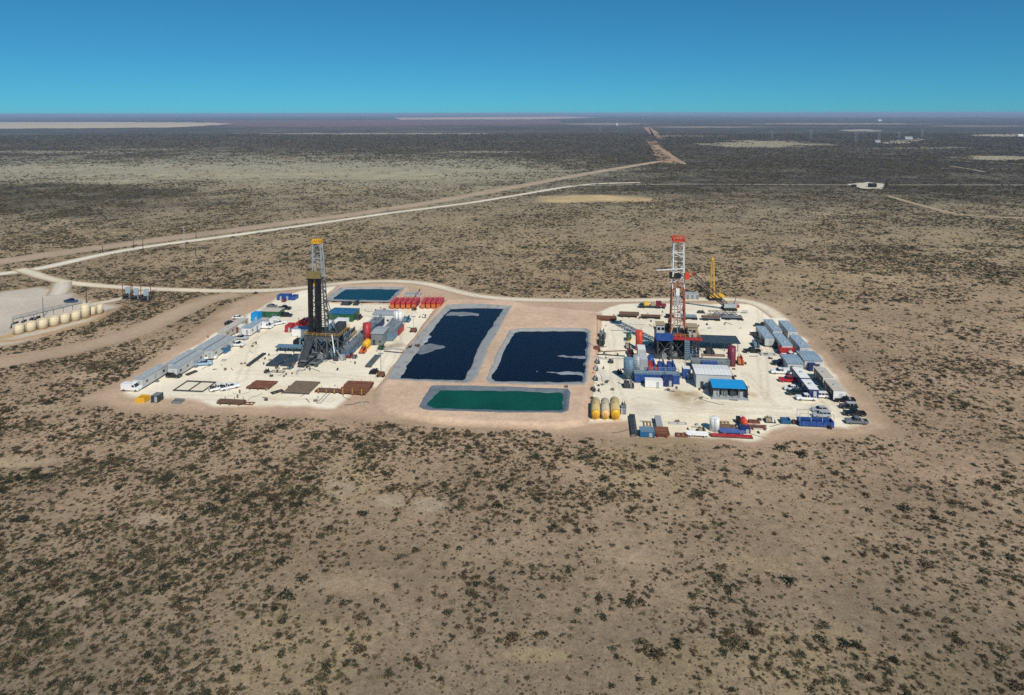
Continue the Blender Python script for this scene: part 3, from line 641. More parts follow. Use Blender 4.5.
KIND = {'pickup': (_pick_body, _pick_glass, _pick_roof, 1.85, .86, 2.96, .88), 'car': (_car_body, _car_glass, _car_roof, 1.42, .80, 2.28, .72), 'suv': (_suv_body, _suv_glass, _suv_roof, 1.5, .84, 2.40, .85), 'van': (_van_body, _van_glass, None, 1.95, .88, 2.93, .85)}
NAME = {'pickup': 'pickup_truck', 'car': 'parked_car', 'suv': 'parked_suv', 'van': 'cargo_van'}
M_LAMP = mat('headlamp lens', (226, 226, 220), .2, 0, .05); M_TAIL = mat('tail lamp lens', (150, 18, 18), .3, 0, .05)
def vehicle(kind, px, py, hd, paint, label, roof=None, extra=None):
    fb, fg, fr, wx, wy, fx, lz = KIND[kind]
    t = thing(NAME[kind], label, {'pickup': 'pickup truck', 'car': 'car', 'suv': 'car', 'van': 'van'}[kind], G(px, py), YAW + R(hd), 'vehicles parked on the pads')
    piece('body', share(kind + ':body', fb), paint, t); piece('window_glass', share(kind + ':window_glass', fg), GLASS, t)
    if fr: piece('cab_roof' if kind == 'pickup' else 'roof', share(kind + ':roof', fr), roof or paint, t)
    if kind == 'pickup': piece('truck_bed', share('bed:truck_bed', _bed), BLACK if extra != 'canopy' else DGREY, t)
    for sx in (-wx, wx):
        for sy in (-wy, wy):
            w = piece('wheel', share('w:wheel', _wheel), RUBBER, t, (sx, sy, .39)); piece('rim', share('r:rim', _rim), RIM, w)
    for sy in (-.7, .7):
        piece('headlight', share('hl:headlight', _lamp), M_LAMP, t, (fx, sy, lz - .02)); piece('tail_light', share('tl:tail_light', _lamp), M_TAIL, t, (-fx + (.06 if kind == 'pickup' else .02), sy, lz + .05))
    if extra == 'canopy':
        MB().prismx([(-2.85, 1.12), (-1.0, 1.12), (-.95, 1.78), (-2.78, 1.80)], -.94, .94).build('canopy', paint, t)
    if extra == 'toolbox': MB().box(-1.5, -1.05, -.95, .95, 1.1, 1.36).build('toolbox', SILVER, t)
    if extra == 'load': MB().box(-2.6, -1.3, -.7, .7, .84, 1.45).build('cargo', DGREY, t)
    return t

# ---- office and bunk trailers
def trailer(nl, nr, fl, h, wall, roof, label, end=None, door_side=1, ac=2, group='site trailers', W=None, ribs=True, name='office_trailer', minL=6, maxL=18):
    a, b, c = P(*nl, h), P(*nr, h), P(*fl, h)
    w = W or min(3.7, max(2.7, (b - a).dot(U))); L = min(maxL, max(minL, (c - a).dot(V_)))
    o = a + U * (w / 2); t = thing(name, label, 'trailer', (o.x, o.y, GZ), YAW, group); z0 = .55
    MB().box(-w/2, w/2, 0, L, z0, h - .12).build('wall', wall, t)
    if end: MB().box(-w/2 + .04, w/2 - .04, -.03, 0.0, z0 + .02, h - .14).build('end_panel', end, t)
    rf = MB().prism([(0 - .1, h - .12), (L + .1, h - .12), (L + .1, h), (-.1, h)], -w/2 - .08, w/2 + .08).build('roof', roof, t)
    if ribs:
        n = max(4, int(L / 1.2)); me = share('rib:%.2f' % w + ':roof_seam', lambda: MB().box(-w/2 - .06, w/2 + .06, -.03, .03, 0, .05))
        for k in range(n): piece('roof_seam', me, roof, rf, (0, (k + .5) * L / n, h))
    for sx in (-1, 1):
        xx = sx * (w / 2); n = max(2, int(L / 3.6))
        for k in range(n):
            yy = (k + .5) * L / n
            if k == n // 2:
                d = piece('door', share('dr:door', lambda: MB().box(-.03, .03, -.45, .45, 0, 2.0)), LGREY if wall is not WHITE else BLUEGREY, t, (xx + sx * .02, yy, z0 + .03))
                piece('step', share('st:step', lambda: MB().box(-.5, .5, -.6, .6, 0, .2).box(-.1, .5, -.6, .6, .2, .42)), MGREY, t, (xx + sx * .58, yy, 0), (0, 0, 0 if sx < 0 else math.pi))
            else:
                q = piece('window', share('wn:window', lambda: MB().box(-.03, .03, -.55, .55, 0, .8)), SILVER, t, (xx + sx * .02, yy, z0 + 1.05)); piece('pane', share('pn:pane', lambda: MB().box(-.04, .04, -.47, .47, .08, .72)), GLASS, q, (sx * .01, 0, 0))
    if h > 3: piece('end_door', share('ed:end_door', lambda: MB().box(-.45, .45, -.05, .0, 0, 1.95)), LGREY if end is None else GREYW, t, (w * .12, -.02, z0 + .03))
    for k in range(ac): piece('air_conditioner', share('ac:air_conditioner', lambda: MB().box(-.45, .45, -.35, .35, 0, .35, .05, .05)), LGREY, t, (0, L * (k + .5) / ac, h + .01))
    MB().box(-w/2 + .15, w/2 - .15, .3, L - .3, .22, z0).build('chassis', DGREY, t)
    for sx in (-1, 1):
        for yy in (L * .42, L * .42 + .95): piece('wheel', share('tw:wheel', lambda: MB().tube([(-.14, 0, 0), (.14, 0, 0)], .38, 12)), RUBBER, t, (sx * (w / 2 - .32), yy, .38))
        for yy in (.8, L - .8): piece('jack', share('jk:jack', lambda: MB().box(-.1, .1, -.1, .1, 0, .3)), DGREY, t, (sx * (w / 2 - .4), yy, 0))
    return t

# ---- boxes of many sorts; front bottom edge from (x0,yb) to (x1,yb)
def container(x0, x1, yb, L, h, m, label, roof=None, front=None, name='steel_container', cat='container', group='containers on the pads', W=None):
    c, w = front_edge(x0, x1, yb); w = W or w; t = thing(name, label, cat, c, YAW, group); n = max(4, int(w / .7)); nl = max(4, int(L / .7))
    b = MB().box(-w/2, w/2, 0, L, .12, h - .08)
    for k in range(n):
        xx = -w/2 + (k + .5) * w / n
        for yy in (-.05, L): b.box(xx - w/n*.28, xx + w/n*.28, yy, yy + .05, .3, h - .25)
    for k in range(nl):
        yy = (k + .5) * L / nl
        for xx in (-w/2 - .05, w/2): b.box(xx, xx + .05, yy - L/nl*.28, yy + L/nl*.28, .3, h - .25)
    b.build('wall', m, t); MB().box(-w/2 - .03, w/2 + .03, -.03, L + .03, h - .08, h).build('roof', roof or m, t)
    for sx in (-1, 1):
        for yy in (0, L): MB().box(sx * w/2 - .09, sx * w/2 + .09, yy - .09, yy + .09, 0, h + .03).build('corner_post', m, t)
    if front: MB().box(-w/2 + .12, w/2 - .12, -.09, -.055, .2, h - .2).build('front_panel', front, t)
    d = MB().box(-.42, .42, -.08, -.05, .2, 2.0 if h > 2.3 else h - .3).build('door', LGREY if m is not LGREY else MGREY, t); d.location = (w * .22, -.05, 0)
    return t
def house(x0, x1, yb, L, h, wall, roof, label, gable=.5, name='site_building', cat='building', W=None):
    c, w = front_edge(x0, x1, yb); w = W or w; t = thing(name, label, cat, c, YAW, 'site buildings')
    MB().box(-w/2, w/2, 0, L, 0, h).build('wall', wall, t)
    r = MB().quadbox([(-w/2-.25, -.25, h+.01), (w/2+.25, -.25, h+.01), (w/2+.25, L+.25, h+.01), (-w/2-.25, L+.25, h+.01), (-w/2-.25, L*.5-.1, h+gable), (w/2+.25, L*.5-.1, h+gable), (w/2+.25, L*.5+.1, h+gable), (-w/2-.25, L*.5+.1, h+gable)]).build('roof', roof, t)
    n = max(4, int(w / 1.1)); sl = math.atan2(gable, L/2)
    for k in range(n):
        xx = -w/2 + (k + .5) * w / n
        for s in (0, 1): MB().beam((xx, -.2 if s == 0 else L + .2, h + .05), (xx, L*.5, h + gable + .04), .06, .06).build('roof_seam', roof, r)
    for k in range(max(2, int(w / 3))):
        xx = -w/2 + (k + .5) * w / max(2, int(w / 3))
        if k == 0: piece('door', share('hd:door', lambda: MB().box(-.5, .5, -.06, 0, 0, 2.1)), DGREY, t, (xx, 0, .02))
        else:
            q = piece('window', share('hw:window', lambda: MB().box(-.6, .6, -.05, 0, 0, .9)), SILVER, t, (xx, 0, 1.1)); piece('pane', share('hp:pane', lambda: MB().box(-.5, .5, -.06, -.01, .08, .82)), GLASS, q, (0, -.01, 0))
    return t
def rail(m, pts, h=1.05, step=2.0):
    for a, b in zip(pts, pts[1:]):
        a, b = Vector(a), Vector(b); n = max(1, int((b - a).length / step)); up = Vector((0, 0, h))
        for k in range(n + 1): q = a.lerp(b, k / n); m.beam(q, q + up, .07)
        m.beam(a + up, b + up, .07); m.beam(a + up * .5, b + up * .5, .05)
    return m
def mud_tank(loc, w, L, h, m, label, rz=YAW, deckm=None, gear=True, name='mud_tank', railm=None):
    t = thing(name, label, 'tank', loc, rz, 'mud tanks'); b = MB().box(-w/2, w/2, 0, L, .2, h)
    nl = max(3, int(L / 1.2))
    for k in range(nl):
        yy = (k + .5) * L / nl
        for xx in (-w/2 - .1, w/2): b.box(xx, xx + .1, yy - .09, yy + .09, .2, h)
    nw = max(2, int(w / 1.2))
    for k in range(nw):
        xx = -w/2 + (k + .5) * w / nw; b.box(xx - .09, xx + .09, -.1, 0, .2, h)
    b.build('tank_body', m, t); MB().box(-w/2 - .1, w/2 + .1, -.1, L + .1, 0, .2).build('skid', DGREY, t)
    MB().box(-w/2 - .15, w/2 + .15, -.12, L + .12, h + .01, h + .1).build('walkway', deckm or MGREY, t)
    rail(MB(), [(-w/2 - .1, -.1, h + .1), (w/2 + .1, -.1, h + .1), (w/2 + .1, L + .1, h + .1), (-w/2 - .1, L + .1, h + .1), (-w/2 - .1, -.1, h + .1)]).build('handrail', railm or YEL, t)
    if gear:
        n = max(2, int(L / 3))
        for k in range(n):
            yy = (k + .5) * L / n; MB().box(-.3, .3, -.3, .3, 0, .5).cyl(0, 0, .5, 1.2, .24, 10).build('agitator', m if k % 2 else BLUEGREY, t, loc=(((-1) ** k) * w * .2, yy, h + .1))
    return t
def htank(px, py, L, r, body, end, label, heading=90, group='horizontal tanks', legs=YEL):
    """horizontal tank, one domed end towards the camera"""
    t = thing('storage_tank', label, 'tank', G(px, py), YAW + R(heading - 90), group); zc = r + .55
    MB().tube([(0, .05, zc), (0, L, zc), (0, L + r*.35, zc), (0, L + r*.55, zc)], [r, r, r*.75, r*.25], 20).build('shell', body, t, smooth=True)
    MB().tube([(0, -r*.5, zc), (0, -r*.42, zc), (0, -r*.22, zc), (0, .05, zc)], [r*.2, r*.55, r*.87, r*1.0], 20).build('end_cap', end, t, smooth=True)
    for yy in (.6, L - .6): MB().box(-r*.8, r*.8, yy - .2, yy + .2, 0, zc - r*.55).build('saddle', legs, t)
    MB().cyl(0, L*.5, zc + r - .05, zc + r + .3, .35, 12).build('manhole', body, t)
    lad = MB(); 
    for xx in (-.22, .22): lad.beam((xx, -r*.5 - .1, .1), (xx, -r*.5 - .1, zc + r*.5), .06)
    lad.build('ladder', legs, t); return t
def vtank(px, py, r, h, m, label, name='vertical_tank', cat='tank', cone=True, group='vertical tanks', loc=None, base=0.0, topm=None):
    t = thing(name, label, cat, loc or G(px, py), YAW, group)
    MB().cyl(0, 0, base, h, r, 24).build('shell', m, t, smooth=True)
    MB().tube([(0, 0, h), (0, 0, h + (r*.22 if cone else .05))], [r*1.02, r*.08 if cone else r*1.0], 24).build('roof', topm or m, t)
    for k in range(1, 4): MB().tube([(0, 0, base + (h-base)*k/4 - .05), (0, 0, base + (h-base)*k/4 + .05)], r*1.012, 24, False).build('band', m, t)
    if base > 0:
        MB().tube([(0, 0, base * .25), (0, 0, base)], [r*.2, r], 20).build('cone', m, t)
        for a in range(4): th = R(45 + 90*a); MB().beam((r*.95*math.cos(th), r*.95*math.sin(th), 0), (r*.95*math.cos(th), r*.95*math.sin(th), base + .4), .2).build('leg', DGREY, t)
    ld = MB()
    for d in (-.2, .2): ld.beam((d, -r - .12, .1), (d, -r - .12, h + .5), .05)
    for k in range(int(h / .6)): ld.beam((-.2, -r - .12, .4 + k*.6), (.2, -r - .12, .4 + k*.6), .04)
    ld.build('ladder', MGREY, t); return t
def pipe_rack(x0, x1, yb, depth, layers, m, label, rack=RUST, posts=None, W=None, name='pipe_rack', hd=0, z0=.45, pr=.12):
    """pipes lying along the pad's long side, on two or three cross beams"""
    c, w = front_edge(x0, x1, yb); w = W or w; t = thing(name, label, 'pipe rack', c, YAW + R(hd), 'pipe racks'); pm = MB(); rs = random.Random(int(x0 * 31 + yb))
    n = max(2, int(depth / (2 * pr + .02)))
    for k in range(layers):
        for j in range(n - (k % 2)):
            if k == layers - 1 and rs.random() < .15: continue
            yy = pr + j * depth / n + (k % 2) * pr; e = rs.uniform(-.35, .35); zz = z0 + pr + k * pr * 1.75
            pm.tube([(-w/2 + e, yy, zz), (w/2 + e, yy, zz)], pr, 6)
    pm.build('pipes', m, t, 'stuff')
    for s in (-.36, 0, .36) if w > 7 else (-.33, .33):
        MB().box(w*s - .15, w*s + .15, -.25, depth + .25, 0, z0).build('rack_beam', rack, t)
        for yy in (-.2, depth + .2):
            if posts: MB().beam((w*s, yy, z0), (w*s, yy, z0 + pr*2*layers + .5), .14).build('stake', posts, t)
    return t
def beam_frame(x0, x1, yb, L, label, m=DGREY, h=.35, cross=3, name='low_rack', cat='rack', hd=0):
    c, w = front_edge(x0, x1, yb); t = thing(name, label, cat, c, YAW + R(hd))
    for yy in (0, L): MB().beam((-w/2, yy, h/2), (w/2, yy, h/2), .25, h).build('rail', m, t)
    for k in range(cross): xx = -w/2 + .2 + k*(w - .4)/max(1, cross-1); MB().beam((xx, .13, h/2), (xx, L - .13, h/2), .2, h*.8).build('cross_member', m, t)
    return t
def deck(x0, x1, yb, L, z, label, m=MAT_DARK, planks=6, name='steel_mat', cat='mat', W=None, legs=True, along='x', th=.14):
    c, w = front_edge(x0, x1, yb); w = W or w; t = thing(name, label, cat, c, YAW)
    for k in range(planks):
        if along == 'x': MB().box(-w/2, w/2, L*k/planks + .02, L*(k+1)/planks - .02, z, z + th).build('plank', m, t)
        else: MB().box(-w/2 + w*k/planks + .02, -w/2 + w*(k+1)/planks - .02, 0, L, z, z + th).build('plank', m, t)
    if z > 1:
        for xx in (-w*.44, -w*.15, w*.15, w*.44):
            for yy in (.3, L - .3): MB().beam((xx, yy, 0), (xx, yy, z - .24), .22).build('post', DGREY, t)
        for yy in (.3, L - .3): MB().beam((-w/2, yy, z - .12), (w/2, yy, z - .12), .2, .23).build('runner', DGREY, t)
        return t
    for yy in (.1, L - .1): MB().beam((-w/2, yy, z/2), (w/2, yy, z/2), .2, max(z - .006, .03)).build('runner', DGREY, t)
    return t
def skid_unit(x0, x1, yb, L, h, m, label, m2=DGREY, name='engine_skid', cat='machine', hd=0, W=None):
    """a machine on a skid: engine block, radiator, tank, exhaust, pipes"""
    c, w = front_edge(x0, x1, yb); w = W or w; t = thing(name, label, cat, c, YAW + R(hd))
    MB().box(-w/2, w/2, 0, L, 0, .25).build('skid', DGREY, t)
    MB().box(-w*.42, w*.12, L*.12, L*.88, .26, h*.72, .08, .08).build('engine', m, t)
    r = MB().box(w*.16, w*.30, L*.05, L*.95, .26, h*.92).build('radiator', m2, t)
    for k in range(4): MB().box(w*.30, w*.33, L*(.1 + .2*k), L*(.24 + .2*k), .4, h*.85).build('louvre', BLACK, r)
    MB().tube([(w*.42, L*.1, h*.3), (w*.42, L*.9, h*.3)], h*.16, 12).build('tank', m, t)
    MB().cyl(-w*.2, L*.5, h*.7, h*1.15, .11, 8).build('exhaust', RUST, t)
    MB().tube([(-w*.45, -.05, .5), (-w*.45, L*.5, .9), (0, L*.5, h*.8)], .08, 8).build('hose', BLACK, t)
    return t
def flatbed(x0, x1, yb, label, load=None, m=MGREY, hd=0, W=None, loadh=.8):
    c, w = front_edge(x0, x1, yb); w = W or w; t = thing('flatbed_trailer', label, 'trailer', c, YAW + R(hd), 'flatbed trailers')
    MB().box(-w/2, w/2, 0, 2.5, 1.1, 1.32).build('deck', m, t); 
    for yy in (.75, 1.75): MB().beam((-w/2 + .3, yy, .95), (w/2 - .3, yy, .95), .16, .3).build('chassis_beam', DGREY, t)
    for xx in (-w*.34, -w*.34 + 1.1, w*.30, w*.30 + 1.1):
        for yy in (.3, 2.2): piece('wheel', share('fw:wheel', lambda: MB().tube([(0, -.2, 0), (0, .2, 0)], .48, 12)), RUBBER, t, (xx, yy, .48))
    if load:
        q = MB(); n = 9
        for k in range(2 if loadh > .5 else 1):
            for j in range(n - k): q.tube([(-w/2 + .2, .15 + (j + .5*k)*.27 , 1.45 + k*.22), (w/2 - .2, .15 + (j + .5*k)*.27, 1.45 + k*.22)], .125, 6)
        q.build('pipes', load, t, 'stuff')
        for xx in (-w*.3, w*.3):
            for yy in (-.06, 2.56): MB().beam((xx, yy, 1.2), (xx, yy, 2.2), .1).build('stake', m, t)
    return t

# ================================================================ the two drilling rigs
def mast(t, x0b, x1b, x0t, x1t, yb, dep, z0, z1, split, mlo, mhi, bays):
    """open-front lattice mast: four legs and the braces between them, each its own part"""
    def corner(s, f_, z):
        k = (z - z0) / (z1 - z0); xx = (x0b + (x0t - x0b) * k) if s == 0 else (x1b + (x1t - x1b) * k); dd = dep * (1 - .25 * k)
        return Vector((xx, yb - dd/2 if f_ == 0 else yb + dd/2, z))
    for s in (0, 1):
        for f_ in (0, 1):
            MB().beam(corner(s, f_, z0), corner(s, f_, split), .36).build('mast_leg', mlo, t); MB().beam(corner(s, f_, split), corner(s, f_, z1), .30).build('mast_leg', mhi, t)
    zs = [z0 + (z1 - z0) * k / bays for k in range(bays + 1)]
    for k, (za, zb) in enumerate(zip(zs, zs[1:])):
        m = mlo if za < split - .5 else mhi
        for a, b in (((0,1),(1,1)), ((0,0),(0,1)), ((1,0),(1,1))) + ((((0,0),(1,0)),) if k % 3 == 2 else ()):
            MB().beam(corner(*a, zb), corner(*b, zb), .2).build('mast_girt', m, t)
            p, q = (a, b) if k % 2 else (b, a); MB().beam(corner(*p, za), corner(*q, zb), .16).build('mast_brace', m, t)
    return corner
def crown(t, x0, x1, y0, y1, z, h, m):
    MB().box(x0, x1, y0, y1, z, z + .3).build('crown_deck', m, t)
    for k in range(4): xx = x0 + (k + .5) * (x1 - x0) / 4; MB().tube([(xx - .14, (y0+y1)/2, z + .75), (xx + .14, (y0+y1)/2, z + .75)], .62, 16).build('sheave', m, t)
    for xx in (x0 + .1, x1 - .1): MB().beam((xx, y0 + .2, z + .3), (xx, (y0+y1)/2, z + h), .2).beam((xx, y1 - .2, z + .3), (xx, (y0+y1)/2, z + h), .2).build('gin_pole', m, t)
    MB().beam((x0, (y0+y1)/2, z + h), (x1, (y0+y1)/2, z + h), .22).build('gin_beam', m, t)
    rail(MB(), [(x0, y0, z + .3), (x1, y0, z + .3), (x1, y1, z + .3), (x0, y1, z + .3), (x0, y0, z + .3)], 1.0, 1.2).build('handrail', m, t)
def substructure(t, x0, x1, y0, y1, zf, m, deckm, bays=3):
    for yy in (y0, y1):
        MB().beam((x0, yy, .35), (x1, yy, .35), .6, .7).build('base_beam', m, t); MB().beam((x0, yy, zf - .5), (x1, yy, zf - .5), .5, .9).build('floor_beam', m, t)
        for k in range(bays + 1):
            xx = x0 + .3 + (x1 - x0 - .6) * k / bays; MB().beam((xx, yy, .7), (xx, yy, zf - .95), .5).build('column', m, t)
            if k < bays: x2 = x0 + .3 + (x1 - x0 - .6) * (k + 1) / bays; MB().beam((xx, yy, .8), (x2, yy, zf - 1.0), .24).build('brace', m, t); MB().beam((x2, yy, .8), (xx, yy, zf - 1.0), .22).build('brace', m, t)
    for xx in (x0 + .3, x1 - .3):
        MB().beam((xx, y0 + .3, .35), (xx, y1 - .3, .35), .5, .6).build('base_beam', m, t); MB().beam((xx, y0 + .3, .8), (xx, y1 - .3, zf - 1), .26).build('brace', m, t); MB().beam((xx, y1 - .3, .8), (xx, y0 + .3, zf - 1), .24).build('brace', m, t)
    MB().box(x0 - .3, x1 + .3, y0 - .3, y1 + .3, zf - .04, zf + .14).build('rig_floor', deckm, t)
    rail(MB(), [(x1 + .2, y0 - .2, zf + .14), (x1 + .2, y1 + .2, zf + .14), (x0 - .2, y1 + .2, zf + .14), (x0 - .2, y0 - .2, zf + .14), (x1 + .2, y0 - .2, zf + .14)], 1.1, 1.6).build('handrail', YEL, t)

def clutter(t, x0, x1, y0, y1, n, seed, ms):
    """valves, hoses, winches and pipe runs crowded round the foot of a rig"""
    rs = random.Random(seed)
    for k in range(n):
        x, y = rs.uniform(x0, x1), rs.uniform(y0, y1); m = rs.choice(ms); q = MB(); r_ = rs.random()
        if r_ < .35:
            a = rs.uniform(0, 6.28); L = rs.uniform(1.5, 4.5); q.tube([(x, y, .25), (x + L*.6*math.cos(a), y + L*.6*math.sin(a), rs.uniform(.3, 3.5)), (x + L*math.cos(a), y + L*math.sin(a), rs.uniform(.3, 4))], rs.uniform(.08, .2), 7); q.build('pipe_run', m, t)
        elif r_ < .7:
            w, d_, h = rs.uniform(.4, 1.3), rs.uniform(.4, 1.2), rs.uniform(.5, 2.4); q.box(x - w, x + w, y - d_, y + d_, .05, h, .08, .08).cyl(x, y, h, h + .4, .2, 8); q.build('valve_box', m, t)
        else: q.beam((x, y, .1), (x + rs.uniform(-2, 2), y + rs.uniform(-2, 2), rs.uniform(2, 6)), rs.uniform(.12, .28)); q.build('strut', m, t)
def left_rig():
    t = thing('drilling_rig', 'tall dark drilling rig with black racked pipe, silver upper mast and yellow crown', 'drilling rig', G(324, 354)); Y0 = t.location.y
    zf = 7.8; sg = mat('dull dark grey structural steel', (92, 97, 100), .6, .1, .45); substructure(t, -5.2, 7.2, -4.5, 6, zf, sg, DGREY)
    z1 = zat(317, 243.5, Y0 + .5); zb = zat(317, 278, Y0 - 1.5)
    mast(t, -4.0, .9, -3.7, -.9, 1.2, 3.0, zf, z1, zb - 1, sg, SILVER, 18)
    crown(t, -3.9, -.7, -.4, 2.8, z1, 1.3, YEL)
    # racked drill pipe: two black stands in front of the mast
    for x0, x1 in ((-4.55, -3.05), (-1.75, .1)):
        q = MB(); rs = random.Random(3)
        for i in range(8):
            for j in range(4): xx = x0 + .11 + i * (x1 - x0 - .22) / 7; yy = -2.6 + j * .3; q.tube([(xx + rs.uniform(-.05, .05), yy, zf + .15), (xx, yy, zb + 1.6 + rs.uniform(-.3, .3))], .10, 5)
        q.build('racked_pipe', BLACK, t, 'stuff')
    MB().box(-4.9, .4, -3.0, -.3, zb - .1, zb + .1).build('racking_board', DGREY, t)
    MB().box(-4.95, .45, -3.1, -3.0, zb, zb + 2.6).build('wind_wall', mat('brown mesh wind wall', (128, 112, 70), .8, 0, .4), t); MB().box(-4.95, -4.85, -3.0, 0, zb, zb + 2.6).build('wind_wall', MATS['brown mesh wind wall'], t)
    MB().box(-2.75, -2.05, -.9, -.3, zf + 3, zf + 25).build('service_loop', TANBOX, t)
    MB().box(-3.1, -2.1, -1.2, -.2, zf + 17, zf + 19.5).build('travelling_block', YEL, t); MB().box(-3.0, -2.3, -1.1, -.3, zf + 13.5, zf + 16.5).build('top_drive', LGREY, t)
    for xx in (-2.8, -2.6, -2.4): MB().tube([(xx, .2, zf + 19.5), (xx, .5, z1)], .04, 5).build('drill_line', BLACK, t)
    for s, x2 in ((0, 3.4), (1, 4.4)): MB().beam((.3, 2.4 - s*2.2, zf + 12), (x2, 3.6 - s*2.6, zf), .28).build('a_frame_leg', sg, t)
    # driller's cabin, drawworks, winches on the floor
    MB().box(3.6, 6.6, 1.5, 5.2, zf + .15, zf + 2.8).build('drillers_cabin', DGREY, t); MB().box(-5.0, -3.0, 3.0, 5.6, zf + .15, zf + 2.6).build('floor_shed', MGREY, t)
    MB().tube([(1.6, 3.4, zf + 1.2), (3.2, 3.4, zf + 1.2)], 1.0, 16).box(1.2, 1.6, 2.3, 4.5, zf + .15, zf + 2.4).build('drawworks', BLUEGREY, t)
    MB().beam((4.9, -4.9, zf + 1), (6.4, -6.2, 1.2), .3).build('flow_line', WHITE, t)
    # blow-out preventer below the floor
    q = MB(); 
    for za, zb2, rr in ((.2, 1.4, .5), (1.4, 2.2, .85), (2.2, 2.9, .5), (2.9, 3.7, .85), (3.7, 5.0, .6), (5.0, 6.8, .35)): q.cyl(-2.4, .5, za, zb2, rr, 14)
    q.build('blowout_preventer', DGREY, t)
    for k in range(3): MB().box(-1.2 + k*2.6, .6 + k*2.6, -4.2, -1.4, .7, 2.6 + .5*k).build('equipment_box', (BLACK, DGREY, BLUEGREY)[k], t)
    # stair tower at the left, slide and catwalk towards the camera's left
    st = MB(); 
    for k in range(14): st.box(-7.0, -5.7, -3.4 + k*.55, -2.9 + k*.55, .3 + k*.53, .42 + k*.53)
    st.beam((-7.0, -3.4, .5), (-7.0, 4.2, zf), .2).beam((-5.7, -3.4, .5), (-5.7, 4.2, zf), .2); st.build('stair', LGREY, t)
    rail(MB(), [(-7.0, -3.4, .3), (-7.0, 4.2, zf)], 1.1, 1.5).build('stair_rail', LGREY, t)
    MB().quadbox([(-3.6, -14.2, .5), (-1.2, -14.2, .5), (-1.2, -4.8, zf - .2), (-3.6, -4.8, zf - .2), (-3.6, -14.2, .9), (-1.2, -14.2, .9), (-1.2, -4.8, zf + .2), (-3.6, -4.8, zf + .2)]).build('pipe_slide', DGREY, t)
    for xx in (-3.6, -1.2): MB().beam((xx, -14.2, 1.2), (xx, -4.8, zf + .6), .2, .5).build('slide_rail', DGREY, t)
    clutter(t, -6.5, 9.5, -7, 8, 130, 5, (DGREY, MGREY, BLACK, LGREY, BLUEGREY))
    return t
LEFT_RIG = left_rig()

